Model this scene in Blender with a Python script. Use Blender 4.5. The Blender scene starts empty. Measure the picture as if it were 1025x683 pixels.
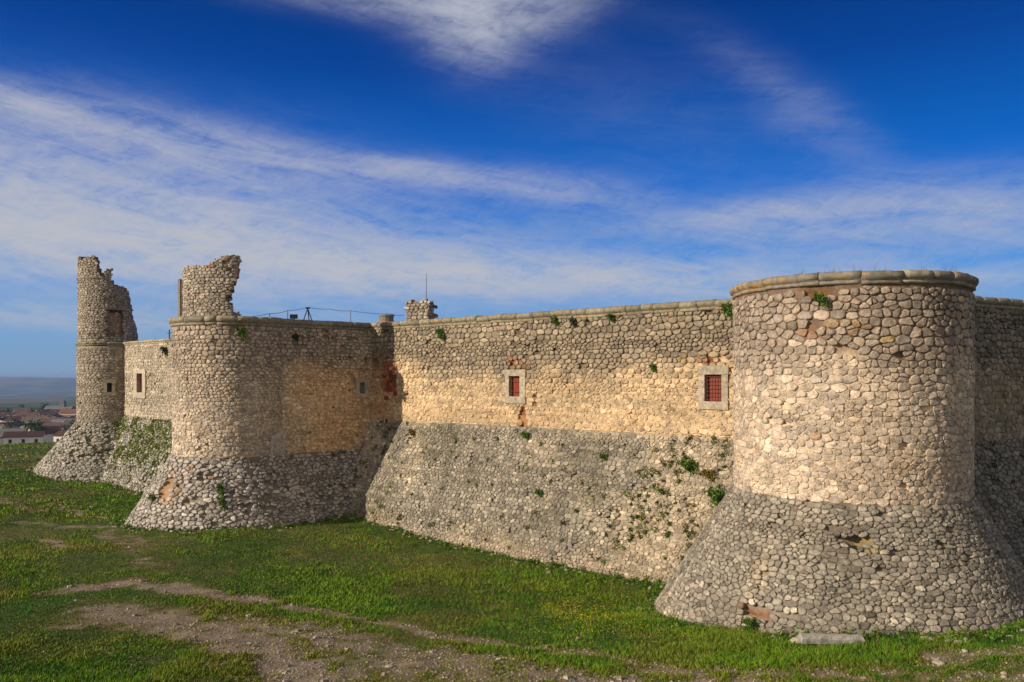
import bpy, math, random
import numpy as np
random.seed(7); rng = np.random.default_rng(11)
S = bpy.context.scene
COL = S.collection
R = math.radians
F = 800.0; CX = 512.5; HY = 378.0          # focal length in px of the 1025 px frame, and the row of the horizon

# ------------------------------------------------------------------ camera
cam = bpy.data.cameras.new('camera'); camo = bpy.data.objects.new('camera', cam); COL.objects.link(camo)
cam.sensor_width = 36; cam.lens = 36*F/1025; cam.shift_y = 36.5/1025
cam.clip_start = .1; cam.clip_end = 40000
camo.location = (0, 0, 0); camo.rotation_euler = (R(90), 0, 0)
S.camera = camo
S.render.resolution_x = 1024; S.render.resolution_y = 682
S.view_settings.view_transform = 'Standard'; S.view_settings.look = 'None'
S.view_settings.gamma = 1; S.view_settings.use_curve_mapping = False
S.view_settings.exposure = 0.05

# ------------------------------------------------------------------ sun
SUN_EL = R(21.5); SX, SY = -.916, -.402       # horizontal direction towards the sun
from mathutils import Vector
sl = bpy.data.lights.new('sun', 'SUN'); sl.energy = 5.0; sl.angle = R(.55); sl.color = (1, .86, .66)
so = bpy.data.objects.new('sun', sl); COL.objects.link(so)
sd = Vector((SX*math.cos(SUN_EL), SY*math.cos(SUN_EL), math.sin(SUN_EL)))
so.rotation_euler = sd.to_track_quat('Z', 'Y').to_euler()
so.location = (-30, -10, 30)

# ------------------------------------------------------------------ world
W = bpy.data.worlds.new('World'); S.world = W; W.use_nodes = True
nt = W.node_tree; nt.nodes.clear()
def N(tree, typ, **kw):
    n = tree.nodes.new(typ)
    for k, v in kw.items(): setattr(n, k, v)
    return n
def put(tree, sock, v):
    if hasattr(v, 'is_linked') or isinstance(v, bpy.types.NodeSocket): tree.links.new(v, sock)
    else: sock.default_value = v
def M(op, a, b=0.0, c=None, t=None, clamp=False):
    t = t or nt
    n = N(t, 'ShaderNodeMath', operation=op, use_clamp=clamp)
    put(t, n.inputs[0], a); put(t, n.inputs[1], b)
    if c is not None: put(t, n.inputs[2], c)
    return n.outputs[0]
def mixc(fac, a, b, t=None, mode='MIX'):
    t = t or nt
    n = N(t, 'ShaderNodeMix', data_type='RGBA', blend_type=mode)
    put(t, n.inputs[0], fac); put(t, n.inputs[6], a); put(t, n.inputs[7], b)
    return n.outputs[2]
def ramp(fac, stops, t=None):
    t = t or nt
    n = N(t, 'ShaderNodeValToRGB'); put(t, n.inputs[0], fac)
    e = n.color_ramp.elements
    while len(e) < len(stops): e.new(.5)
    for i, (p, c) in enumerate(stops):
        e[i].position = p; e[i].color = (c, c, c, 1) if isinstance(c, float) else tuple(c)+(1,)
    return n.outputs[0]
sky = N(nt, 'ShaderNodeTexSky', sky_type='NISHITA', sun_disc=False)
sky.sun_elevation = SUN_EL; sky.sun_rotation = math.atan2(SX, SY)
sky.air_density = 1.0; sky.dust_density = .3; sky.ozone_density = 3.0
hs = N(nt, 'ShaderNodeHueSaturation'); hs.inputs['Hue'].default_value = .505; hs.inputs['Saturation'].default_value = 1.35
nt.links.new(sky.outputs[0], hs.inputs['Color'])
tc = N(nt, 'ShaderNodeTexCoord')
sep = N(nt, 'ShaderNodeSeparateXYZ'); nt.links.new(tc.outputs['Generated'], sep.inputs[0])
AZ = M('ARCTAN2', sep.outputs[0], sep.outputs[1]); EL = M('ARCSINE', sep.outputs[2])
def azel(px, py):
    a = math.atan((px-CX)/F); return a, math.atan((HY-py)/F*math.cos(a))
def noise_ae(sx, sy, rot=0., scale=1., detail=8., rough=.6, dist=0., off=(0, 0, 0)):
    cb = N(nt, 'ShaderNodeCombineXYZ'); put(nt, cb.inputs[0], AZ); put(nt, cb.inputs[1], EL)
    rt = N(nt, 'ShaderNodeMapping'); rt.inputs['Rotation'].default_value = (0, 0, rot); rt.inputs['Location'].default_value = off
    nt.links.new(cb.outputs[0], rt.inputs[0])
    mp = N(nt, 'ShaderNodeMapping'); mp.inputs['Scale'].default_value = (sx, sy, 1)
    nt.links.new(rt.outputs[0], mp.inputs[0])
    n = N(nt, 'ShaderNodeTexNoise'); n.inputs['Scale'].default_value = scale; n.inputs['Detail'].default_value = detail
    n.inputs['Roughness'].default_value = rough; n.inputs['Distortion'].default_value = dist
    nt.links.new(mp.outputs[0], n.inputs['Vector'])
    return n.outputs[0]
warp1 = noise_ae(3, 7, 0, 1, 4, .6, .5, (3, 1, 0)); warp2 = noise_ae(3, 7, 0, 1, 4, .6, .5, (7, 5, 0))
AZw = M('MULTIPLY_ADD', M('SUBTRACT', warp1, .5), .16, AZ); ELw = M('MULTIPLY_ADD', M('SUBTRACT', warp2, .5), .05, EL)
def blob(px, py, wx, wy, slope, amp, p=2.0):
    """soft elliptical patch of cloud: centre and half sizes given in degrees of sky via picture pixels"""
    a, e = azel(px, py); ca, sa = math.cos(slope), math.sin(slope)
    dx = M('SUBTRACT', AZw, a); dy = M('SUBTRACT', ELw, e)
    u = M('ADD', M('MULTIPLY', dx, ca*F/wx), M('MULTIPLY', dy, sa*F/wx))
    v = M('ADD', M('MULTIPLY', dx, -sa*F/wy), M('MULTIPLY', dy, ca*F/wy))
    r2 = M('ADD', M('MULTIPLY', u, u), M('MULTIPLY', v, v))
    return M('MULTIPLY', M('POWER', 2.718, M('MULTIPLY', r2, -1.0)), amp)
def total(bl):
    s = bl[0]
    for b in bl[1:]: s = M('ADD', s, b)
    return s
mask = total([
    blob(468, 12, 42, 30, -.4, 1.3), blob(380, -8, 110, 16, 0, .5), blob(530, 8, 70, 26, .2, .55),
    blob(60, 118, 170, 16, -.14, .7), blob(270, 145, 120, 14, -.14, .42), blob(430, 180, 130, 11, -.12, .45), blob(570, 190, 100, 16, -.1, .32),
    blob(60, 205, 270, 60, -.05, 1.15), blob(250, 258, 380, 30, -.05, 1.1), blob(560, 278, 250, 18, -.03, .9), blob(60, 320, 250, 14, 0, .45),
    blob(790, 105, 100, 22, -.6, .16), blob(760, 213, 100, 13, 0, .55), blob(960, 205, 130, 26, -.05, .5), blob(880, 235, 260, 26, -.05, .35),
    blob(990, 285, 200, 16, 0, .4), blob(640, 120, 160, 50, -.4, .05)])
st = noise_ae(5, 26, .14, 1.6, 9, .62, .8)          # long streaks
fi = noise_ae(16, 40, -.25, 2.0, 10, .68, 1.2, (2, 2, 0))
tex = M('ADD', M('MULTIPLY', st, .7), M('MULTIPLY', fi, .40))
tex = ramp(tex, [(.38, 0.0), (.76, 1.0)])
dens0 = M('MULTIPLY', mask, M('ADD', M('MULTIPLY', tex, 1.0), .24))
dens = M('MULTIPLY', M('SUBTRACT', 1.0, M('POWER', 2.718, M('MULTIPLY', dens0, -1.5))), 1.0)
elr = ramp(M('DIVIDE', EL, .55), [(0.0, (1.8, 2.8, 4.3)), (.07, (1.35, 2.8, 4.9)), (.22, (.30, 2.15, 5.9)), (.42, (.0, 1.10, 4.7)), (.66, (.0, .42, 2.5)), (.9, (.0, .15, 1.1))])
base = mixc(.95, hs.outputs[0], elr)
lay = M('ADD', M('MULTIPLY', EL, 4.0), 0.0)
ccol = mixc(M('MULTIPLY', EL, 1.9, clamp=True), (4.3, 4.2, 4.2, 1), (3.9, 4.2, 5.0, 1))
skyc = mixc(dens, base, ccol)
# unseen warm sky veil added behind the camera to brighten the shaded walls
back_fill = M('MULTIPLY', M('MULTIPLY', sep.outputs[1], -1.6, clamp=True), M('MULTIPLY_ADD', fi, .8, .6), clamp=True)
skyc = mixc(back_fill, skyc, (4.5, 4.1, 3.7, 1))
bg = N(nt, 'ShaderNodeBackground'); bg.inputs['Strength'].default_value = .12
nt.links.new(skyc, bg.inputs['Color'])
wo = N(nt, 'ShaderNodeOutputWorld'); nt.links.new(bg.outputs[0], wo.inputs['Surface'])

# ------------------------------------------------------------------ numpy noise
def _h(ix, iy, seed):
    n = (ix.astype(np.int64)*374761393 + iy.astype(np.int64)*668265263 + seed*1274126177) & 0xffffffff
    n = ((n ^ (n >> 13))*1274126177) & 0xffffffff
    return ((n ^ (n >> 16)) & 0xffff)/65535.0
def vnoise(x, y, seed=0):
    x = np.asarray(x, float); y = np.asarray(y, float)
    ix = np.floor(x); iy = np.floor(y); fx = x-ix; fy = y-iy
    fx = fx*fx*(3-2*fx); fy = fy*fy*(3-2*fy)
    a = _h(ix, iy, seed); b = _h(ix+1, iy, seed); c = _h(ix, iy+1, seed); d = _h(ix+1, iy+1, seed)
    return (a*(1-fx)+b*fx)*(1-fy)+(c*(1-fx)+d*fx)*fy
def fbm(x, y, seed=0, o=4):
    s = 0; a = .5; t = 0
    for i in range(o):
        s = s+a*vnoise(np.asarray(x)*2**i+i*17.3, np.asarray(y)*2**i-i*9.1, seed+i); t += a; a *= .5
    return s/t
def sst(a, b, x):
    t = np.clip((np.asarray(x, float)-a)/(b-a), 0, 1); return t*t*(3-2*t)

# ------------------------------------------------------------------ materials
def newmat(name):
    m = bpy.data.materials.new(name); m.use_nodes = True; t = m.node_tree
    return m, t, t.nodes['Principled BSDF']
def attr_mat(name, rough=.9, nscale=9., namt=.35, bscale=22., bump=.35, bdist=.02, spots=None, spec=.25, fine=60.):
    m, t, p = newmat(name)
    at = N(t, 'ShaderNodeAttribute', attribute_name='col')
    co = N(t, 'ShaderNodeNewGeometry')
    def nz(scale, d=6., r=.6):
        n = N(t, 'ShaderNodeTexNoise'); n.inputs['Scale'].default_value = scale; n.inputs['Detail'].default_value = d
        n.inputs['Roughness'].default_value = r; t.links.new(co.outputs['Position'], n.inputs['Vector']); return n.outputs[0]
    a = nz(nscale); b = nz(fine, 3.)
    v = ramp(a, [(.3, 1-namt), (.7, 1+namt)], t); v2 = ramp(b, [(.3, 1-namt*.6), (.7, 1+namt*.6)], t)
    c = mixc(1., at.outputs['Color'], v, t, 'MULTIPLY'); c = mixc(1., c, v2, t, 'MULTIPLY')
    if spots:
        f = ramp(nz(spots[1], 5., .7), [(spots[2], 0.), (spots[2]+.08, 1.)], t)
        c = mixc(M('MULTIPLY', f, spots[3], t=t), c, spots[0]+(1,), t)
    t.links.new(c, p.inputs['Base Color'])
    p.inputs['Roughness'].default_value = rough; p.inputs['Specular IOR Level'].default_value = spec
    if bump:
        bn = N(t, 'ShaderNodeBump'); bn.inputs['Strength'].default_value = bump; bn.inputs['Distance'].default_value = bdist
        t.links.new(nz(bscale, 8., .7), bn.inputs['Height']); t.links.new(bn.outputs[0], p.inputs['Normal'])
    return m
MT = {}
MT['stone'] = attr_mat('rubble_stone', nscale=6, namt=.30, bscale=13, bump=1., bdist=.07, spots=((.15, .14, .115), 4., .56, .55), fine=35.)
MT['mortar'] = attr_mat('lime_mortar', nscale=5, namt=.3, bscale=25, bump=.9, bdist=.05)
MT['ashlar'] = attr_mat('dressed_stone', nscale=6, namt=.34, bscale=20, bump=.5, bdist=.03, spots=((.12, .11, .09), 4., .56, .6))
MT['metal'] = attr_mat('painted_iron', rough=.6, namt=.2, bump=0)
MT['wood'] = attr_mat('painted_board', rough=.7, namt=.25, bump=.2)
MT['leaf'] = attr_mat('leaf', rough=.65, nscale=3, namt=.2, bump=0, spec=.2)
MT['house'] = attr_mat('village_plaster', nscale=.3, namt=.1, bump=0, fine=2.)
MT['ground'] = attr_mat('ground', nscale=2.2, namt=.28, bscale=7, bump=.9, bdist=.09, fine=14.)

# ------------------------------------------------------------------ object helpers
def mesh_obj(name, blocks, parent=None, loc=(0, 0, 0)):
    """blocks: (verts Nx3, faces list/array, colours Nx3 or one colour, material key, smooth)"""
    V = []; Fi = []; C = []; mi = []; sm = []; keys = []; off = 0; sizes = []
    for v, f, c, k, s in blocks:
        v = np.asarray(v, float).reshape(-1, 3)
        if len(v) == 0: continue
        if k not in keys: keys.append(k)
        c = np.asarray(c, float)
        if c.ndim == 1: c = np.tile(c, (len(v), 1))
        V.append(v); C.append(c)
        if isinstance(f, np.ndarray):
            Fi.append((f+off).ravel()); sizes.append(np.full(len(f), f.shape[1])); nf = len(f)
        else:
            Fi.append(np.array([i+off for q in f for i in q])); sizes.append(np.array([len(q) for q in f])); nf = len(f)
        mi.append(np.full(nf, keys.index(k))); sm.append(np.full(nf, s)); off += len(v)
    V = np.concatenate(V)-np.array(loc if parent is None else parent['_o']); C = np.concatenate(C)
    L = np.concatenate(Fi).astype(np.int32); sz = np.concatenate(sizes).astype(np.int32)
    me = bpy.data.meshes.new(name)
    me.vertices.add(len(V)); me.vertices.foreach_set('co', V.astype(np.float32).ravel())
    me.loops.add(len(L)); me.loops.foreach_set('vertex_index', L)
    me.polygons.add(len(sz)); st_ = np.zeros(len(sz), np.int32); st_[1:] = np.cumsum(sz)[:-1]
    me.polygons.foreach_set('loop_start', st_)
    me.polygons.foreach_set('material_index', np.concatenate(mi).astype(np.int32))
    me.polygons.foreach_set('use_smooth', np.concatenate(sm).astype(bool))
    for k in keys: me.materials.append(MT[k])
    a = me.color_attributes.new('col', 'FLOAT_COLOR', 'POINT')
    a.data.foreach_set('color', np.hstack([C, np.ones((len(C), 1))]).astype(np.float32).ravel())
    me.update(calc_edges=True)
    o = bpy.data.objects.new(name, me); COL.objects.link(o)
    if parent is not None: o.parent = parent['ob'] if isinstance(parent, dict) else parent
    if parent is None: o.location = loc
    return o
def thing(name, loc, label, cat, group=None):
    o = bpy.data.objects.new(name, None); COL.objects.link(o); o.location = loc; o.empty_display_size = .5
    o['label'] = label; o['category'] = cat
    if group: o['group'] = group
    return {'ob': o, '_o': loc}
def sub(ob, root): return {'ob': ob, '_o': root['_o']}
def tag(o, label, cat, group=None, kind=None):
    o['label'] = label; o['category'] = cat
    if group: o['group'] = group
    if kind: o['kind'] = kind
    return o
BOXF = [(0, 1, 2, 3), (7, 6, 5, 4), (0, 4, 5, 1), (1, 5, 6, 2), (2, 6, 7, 3), (3, 7, 4, 0)]
def tube(pts, r, n=6):
    pts = [Vector(p) for p in pts]; V = []; Fs = []
    rr = r if isinstance(r, (list, tuple)) else [r]*len(pts)
    for i, p in enumerate(pts):
        d = (pts[min(i+1, len(pts)-1)]-pts[max(i-1, 0)]).normalized()
        a = d.cross(Vector((0, 0, 1)) if abs(d.z) < .9 else Vector((1, 0, 0))).normalized(); b = d.cross(a)
        for k in range(n):
            t = 2*math.pi*k/n; V.append(p+(a*math.cos(t)+b*math.sin(t))*rr[i])
    for i in range(len(pts)-1):
        for k in range(n): Fs.append((i*n+k, i*n+(k+1) % n, (i+1)*n+(k+1) % n, (i+1)*n+k))
    Fs.append(tuple(range(n))); Fs.append(tuple(range((len(pts)-1)*n, len(pts)*n)))
    return np.array([tuple(v) for v in V]), Fs

# ------------------------------------------------------------------ surfaces that carry masonry
class Plane:
    def __init__(s, P, d, slope, zt, length, height):
        s.P = np.array(P, float); s.d = np.array(d, float)/np.hypot(*d)
        s.n = np.array((s.d[1], -s.d[0])); b = math.atan(slope); s.sb, s.cb = math.sin(b), math.cos(b)
        s.zt = zt; s.L = length; s.H = height/s.cb
    def uv2dev(s, u, v): return np.stack([u, v], -1)
    def map(s, D, off):
        u, v = D[..., 0], D[..., 1]; off = np.asarray(off)
        h = s.sb*v+off*s.cb
        return np.stack([s.P[0]+s.d[0]*u+s.n[0]*h, s.P[1]+s.d[1]*u+s.n[1]*h, s.zt-s.cb*v+off*s.sb+0*u], -1)
    def urange(s, v): return 0., s.L
    def at(s, px, py):
        """where the line of sight through a picture point meets the surface: u, v"""
        t = np.array(((px-CX)/F, 1.)); k = (HY-py)/F; tb = s.sb/s.cb
        # n.(tY - P) = tb*(zt - kY)
        Y = (tb*s.zt+s.n@s.P)/(s.n@t+tb*k)
        p = t*Y; return float((p-s.P)@s.d), float((s.zt-k*Y)/s.cb)
class Round:
    def __init__(s, C, R0, slope, zt, t0, t1, height):
        s.C = np.array(C, float); s.R0 = R0; b = math.atan(slope); s.sb, s.cb = math.sin(b), math.cos(b)
        s.zt = zt; s.t0, s.t1 = R(t0), R(t1); s.H = height/s.cb; s.tm = (s.t0+s.t1)/2
    def uv2dev(s, u, v):                        # u = angle
        if s.sb < 1e-4: return np.stack([u*s.R0, v+0*u], -1)
        rho = s.R0/s.sb+v; ph = (u-s.tm)*s.sb
        return np.stack([rho*np.sin(ph), rho*np.cos(ph)], -1)
    def dev2uv(s, D):
        if s.sb < 1e-4: return D[..., 0]/s.R0, D[..., 1]
        rho = np.hypot(D[..., 0], D[..., 1]); ph = np.arctan2(D[..., 0], D[..., 1])
        return ph/s.sb+s.tm, rho-s.R0/s.sb
    def map(s, D, off):
        u, v = s.dev2uv(D); off = np.asarray(off)
        r = s.R0+s.sb*v+off*s.cb
        return np.stack([s.C[0]+r*np.sin(u), s.C[1]-r*np.cos(u), s.zt-s.cb*v+off*s.sb], -1)
    def urange(s, v): return s.t0, s.t1
    def at(s, px, py):
        tx = (px-CX)/F; k = (HY-py)/F; Rr = s.R0
        for _ in range(12):
            a = tx*tx+1; b = -2*(s.C[0]*tx+s.C[1]); c = s.C@s.C-Rr*Rr
            dd = max(b*b-4*a*c, 0); Y = (-b-math.sqrt(dd))/(2*a); z = k*Y
            if s.sb < 1e-4: break
            Rr = s.R0+s.sb/s.cb*(s.zt-z)
        return math.atan2(tx*Y-s.C[0], -(Y-s.C[1])), float((s.zt-z)/s.cb)

def clip(poly, nx, ny, c):
    out = []; n = len(poly)
    for i in range(n):
        ax, ay = poly[i]; bx, by = poly[(i+1) % n]
        da = ax*nx+ay*ny-c; db = bx*nx+by*ny-c
        if da <= 0: out.append((ax, ay))
        if (da < 0 < db) or (db < 0 < da):
            t = da/(da-db); out.append((ax+(bx-ax)*t, ay+(by-ay)*t))
    return out
def resample(p, n):
    for _ in range(1):
        q = []
        for i in range(len(p)):
            a = p[i]; b = p[(i+1) % len(p)]
            q.append((a[0]*.84+b[0]*.16, a[1]*.84+b[1]*.16)); q.append((a[0]*.16+b[0]*.84, a[1]*.16+b[1]*.84))
        p = q
    p = np.array(p); d = np.hypot(*(np.roll(p, -1, 0)-p).T); cum = np.concatenate([[0], np.cumsum(d)])
    s = np.linspace(0, cum[-1], n, endpoint=False); pp = np.vstack([p, p[:1]])
    return np.stack([np.interp(s, cum, pp[:, 0]), np.interp(s, cum, pp[:, 1])], -1)

def masonry(surf, w, h, colf, fillf, holes=(), missing=.004, keep=None, npt=10, seed=0, inside=False, grid=.22, rel=1., gapk=1., patches=(), rough=1., omit=(), vmin=0., K=1.4, gain=(1.22, 1.25, 1.40)):
    """irregular coursed rubble over a surface.
       colf(u,v,rand)->stone colours, mortar colours; fillf(u,v)->0 deep open joints .. 1 pointed flush
       holes: (u0,u1,v0,v1) rectangles left open for windows"""
    rnd = random.Random(seed); rg = np.random.default_rng(seed)
    rows = []; v = vmin-h
    while v < surf.H+h:
        hh = h*rnd.choice((.62, .75, .85, .95, 1.05, 1.2, 1.4)); rows.append((v+hh/2, hh)); v += hh
    sites = []; real = []
    for vv, hh in rows:
        u0, u1 = surf.urange(vv); rr = 1. if isinstance(surf, Plane) else max(surf.R0+surf.sb*vv, .5)
        u = u0-w/rr*rnd.random()
        while u < u1+w/rr:
            ww = w*rnd.choice((.5, .65, .8, .95, 1.1, 1.35, 1.7))*(.8+.4*hh/h*.9)
            if rnd.random() < .20*rough:                       # a small filler chip between courses
                sites.append((u+rnd.uniform(-.1, .1)*w/rr, vv+rnd.choice((-.5, .5))*hh, ww*.3)); real.append(u0 <= u <= u1 and max(vmin, .02) <= sites[-1][1] <= surf.H)
            uu = u+ww/rr/2; vj = vv+rnd.uniform(-.2, .2)*hh*rough
            sites.append((uu, vj, ww)); real.append(u0 <= uu <= u1 and max(vmin, .02) <= vj <= surf.H); u += ww/rr
    sites = np.array(sites); real = np.array(real)
    D = surf.uv2dev(sites[:, 0], sites[:, 1])
    u, v = sites[:, 0], sites[:, 1]
    um = u*surf.R0 if isinstance(surf, Round) else u
    fill = np.clip(fillf(um, v)+rg.normal(0, .08, len(u)), 0, 1)
    draw = real.copy()
    for (a, b, c, d) in holes: draw &= ~((u > a) & (u < b) & (v > c) & (v < d))
    if keep is not None: draw &= keep(u, v)
    miss = draw & (rg.random(len(u)) < missing*(1.6-fill)*np.where(fbm(um*.5, v*.7, seed+5, 2) > .55, 4, .6))
    for (pu, pv, r1, r2) in omit:
        k = um if isinstance(surf, Plane) else u*surf.R0
        miss |= draw & (((k-pu)/r1)**2+((v-pv)/r2)**2 < 1)
    draw &= ~miss
    cs = w*1.6; bins = {}
    for i, (x, y) in enumerate(D): bins.setdefault((int(x//cs), int(y//cs)), []).append(i)
    PH = None
    if isinstance(surf, Round) and surf.sb > 1e-4:
        ph_ = (u-surf.tm)*surf.sb; PH = np.stack([np.cos(ph_), np.sin(ph_)], -1).tolist()
    DL = D.tolist(); polys = []; idx = []
    gap = (.006+.013*(1-fill))*gapk*min(1.25, w/.32)
    for i in np.nonzero(draw)[0]:
        x, y = DL[i]; bx, by = int(x//cs), int(y//cs); nb = []
        cp_, sp_ = (1., 0.) if PH is None else (PH[i][0], PH[i][1])
        for a in (-1, 0, 1):
            for b in (-1, 0, 1):
                for j in bins.get((bx+a, by+b), ()):
                    if j != i:
                        ex = DL[j][0]-x; ey = DL[j][1]-y; dx = ex*cp_-ey*sp_; dy = (ex*sp_+ey*cp_)*K; nb.append((dx*dx+dy*dy, dx, dy))
        nb.sort(); lim = w*1.1
        c0 = (v[i]-vmin*.75)*K
        p = [(-lim, -lim), (lim, -lim), (lim, lim), (-lim, lim)]; mr = 99.
        for d2, dx, dy in nb:
            if d2 > 4*mr: break
            L = math.sqrt(d2)
            if L < 1e-5: continue
            p = clip(p, dx/L, dy/L, L/2-gap[i]*rnd.uniform(.5, 1.5))
            if len(p) < 3: break
            mr = max(q[0]*q[0]+q[1]*q[1] for q in p)
        if len(p) < 3: continue
        p = clip(p, 0, -1, c0)
        if len(p) < 3: continue
        p = [(a*cp_+b/K*sp_, -a*sp_+b/K*cp_) for a, b in p]
        ar = 0
        for k in range(len(p)): ar += p[k][0]*p[(k+1) % len(p)][1]-p[(k+1) % len(p)][0]*p[k][1]
        if abs(ar)/2 < w*h*.05: continue
        q = resample(p, npt)
        if ar < 0: q = q[::-1]
        polys.append(q); idx.append(i)
    blocks = []
    if idx:
        idx = np.array(idx); Q = np.array(polys); n = len(idx)          # n, npt, 2 relative
        cen = Q.mean(1, keepdims=True); fl = fill[idx]
        relief = rel*(.007+.034*(1-fl))*(1+rg.normal(0, .30, n)).clip(.35, 2.)
        tilt = rg.normal(0, .07, (n, 2))
        sgn = -1. if inside else 1.
        rings = []
        for sc, hz in ((1.02, None), (1., .2), (.94, .85), (.74, 1.0)):
            P = cen+(Q-cen)*sc*(1+rg.normal(0, .035*rough, (n, npt, 1))*(1 if sc < 1.01 else 0))
            if hz is None: off = np.full((n, npt), -.07)
            else: off = relief[:, None]*hz*(1+rg.normal(0, .16, (n, npt)))+(P-cen)@np.zeros(2)+np.einsum('nij,nj->ni', P-cen, tilt)*hz
            rings.append(surf.map(P+D[idx][:, None, :], off*sgn))
        ctr = surf.map(cen[:, 0]+D[idx], relief*(1.06+rg.normal(0, .06, n))*sgn)
        V = np.concatenate(rings+[ctr[:, None, :]], 1)+rg.normal(0, .007*rough, (n, 4*npt+1, 3))                       # n, 4*npt+1, 3
        per = 4*npt+1; base = (np.arange(n)*per)[:, None, None]
        k = np.arange(npt); k2 = (k+1) % npt; fq = []
        for r_ in range(3): fq.append(np.stack([r_*npt+k, r_*npt+k2, (r_+1)*npt+k2, (r_+1)*npt+k], -1))
        fq = np.concatenate(fq)[None]+base; ft = np.stack([3*npt+k, 3*npt+k2, np.full(npt, 4*npt)], -1)[None]+base
        sc_, mo_ = colf(um[idx], v[idx], rg); sc_ = sc_*np.array(gain); mo_ = mo_*np.array(gain)*1.25
        for (pu, pv, r1, r2, c, pr) in patches:
            dd = ((um[idx]-pu)/r1)**2+((v[idx]-pv)/r2)**2
            m_ = (dd < rg.uniform(.5, 1.3, n)) & (rg.random(n) < pr)
            sc_[m_] = sc_[m_]*.4+.6*np.array(c)*rg.uniform(.7, 1.25, (m_.sum(), 1))
        wt = np.zeros((n, per, 1)); wt[:, :npt] = .9; wt[:, npt:2*npt] = (.30+.45*fl)[:, None, None]; wt[:, 2*npt:3*npt] = (.05+.30*fl)[:, None, None]
        pz = V[..., 0]+V[..., 1]; sm_ = fbm(pz*1.1, V[..., 2]*1.1, seed+90, 3)
        wt = np.clip(wt+(.55*fl[:, None]*sst(.5, .72, sm_)+rg.normal(0, .08, wt.shape[:2]))[..., None], 0, 1)
        C = sc_[:, None, :]*(1-wt)+mo_[:, None, :]*wt
        grime = .72+.56*fbm(pz*4.3, V[..., 2]*4.3, seed+91, 3)
        C = (C*grime[..., None]*rg.normal(1, .07, (n, per, 1))).reshape(-1, 3)
        Vf = V.reshape(-1, 3)
        blocks.append((Vf, fq.reshape(-1, 4), C, 'stone', True))
        # triangles share the same vertices: emit as a second face set by merging in one block
        blocks[-1] = (Vf, [tuple(a) for a in fq.reshape(-1, 4).tolist()]+[tuple(a) for a in ft.reshape(-1, 3).tolist()], C, 'stone', True)
    # backing of mortar
    nv = max(2, int(surf.H/grid)+1); u0, u1 = surf.urange(0)
    R_ = 1. if isinstance(surf, Plane) else (surf.R0+surf.sb*surf.H*.5)
    nu = max(2, int((u1-u0)*R_/grid)+1)
    U, Vv = np.meshgrid(np.linspace(u0, u1, nu), np.linspace(0, surf.H, nv))
    DD = surf.uv2dev(U, Vv); Um = U*surf.R0 if isinstance(surf, Round) else U
    off = (fbm(Um*1.7, Vv*1.7, seed+3, 3)-.5)*.05-.02
    if miss.any():
        for x, y in D[miss]:
            off = off-.16*np.exp(-((DD[..., 0]-x)**2+(DD[..., 1]-y)**2)/(.16**2))
    off = np.maximum(off, -.6)
    P = surf.map(DD, off*(-1. if inside else 1.))
    _, mc = colf(Um.ravel(), Vv.ravel(), rg); mc = mc*np.array(gain)*1.25
    for (pu, pv, r1, r2, c, pr) in patches:
        dd = ((Um.ravel()-pu)/r1)**2+((Vv.ravel()-pv)/r2)**2
        mc[dd < 1.1] = np.array(c)*.8
    cellu = (U[:-1, :-1]+U[1:, 1:])/2; cellv = (Vv[:-1, :-1]+Vv[1:, 1:])/2; ok = np.ones_like(cellu, bool)
    for (a, b, c, d) in holes:
        gu = (U[0, 1]-U[0, 0])*.5; gv = (Vv[1, 0]-Vv[0, 0])*.5
        ok &= ~((cellu-gu > a) & (cellu+gu < b) & (cellv-gv > c) & (cellv+gv < d))
    if keep is not None: ok &= keep(cellu, cellv)
    I = np.arange(nu*nv).reshape(nv, nu)
    q = np.stack([I[:-1, :-1], I[1:, :-1], I[1:, 1:], I[:-1, 1:]], -1)[ok]
    blocks.append((P.reshape(-1, 3), q, mc, 'mortar', True))
    return blocks

def slab(surf, thick, keep, grid=.18, col=(.2, .15, .1), seed=0):
    """broken thick wall: the rubble core, closed all round its ragged edge"""
    nv = int(surf.H/grid)+1; u0, u1 = surf.urange(0); R_ = 1. if isinstance(surf, Plane) else surf.R0
    nu = int((u1-u0)*R_/grid)+1
    U, V = np.meshgrid(np.linspace(u0, u1, nu), np.linspace(0, surf.H, nv))
    rg = np.random.default_rng(seed); U2 = U+rg.normal(0, grid*.18/R_, U.shape); V2 = V+rg.normal(0, grid*.18, U.shape)
    cu = (U[:-1, :-1]+U[1:, 1:])/2; cv = (V[:-1, :-1]+V[1:, 1:])/2; ok = keep(cu, cv)
    D = surf.uv2dev(U2, V2)
    A = surf.map(D, np.full(U.shape, -.03)+rg.normal(0, .01, U.shape)).reshape(-1, 3)
    B = surf.map(D, np.full(U.shape, -thick)+rg.normal(0, .02, U.shape)).reshape(-1, 3); n = len(A)
    I = np.arange(nu*nv).reshape(nv, nu); fs = []
    for r_ in range(nv-1):
        for c in range(nu-1):
            if not ok[r_, c]: continue
            a, b, d, e = int(I[r_, c]), int(I[r_+1, c]), int(I[r_+1, c+1]), int(I[r_, c+1])
            fs.append((a, b, d, e)); fs.append((e+n, d+n, b+n, a+n))
            if r_ == 0 or not ok[r_-1, c]: fs.append((a, e, e+n, a+n))
            if r_ == nv-2 or not ok[r_+1, c]: fs.append((b, b+n, d+n, d))
            if c == 0 or not ok[r_, c-1]: fs.append((a, a+n, b+n, b))
            if c == nu-2 or not ok[r_, c+1]: fs.append((e, d, d+n, e+n))
    k = rg.uniform(.7, 1.3, (2*n, 1)); return (np.vstack([A, B]), fs, np.array(col)*k, 'mortar', False)

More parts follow.
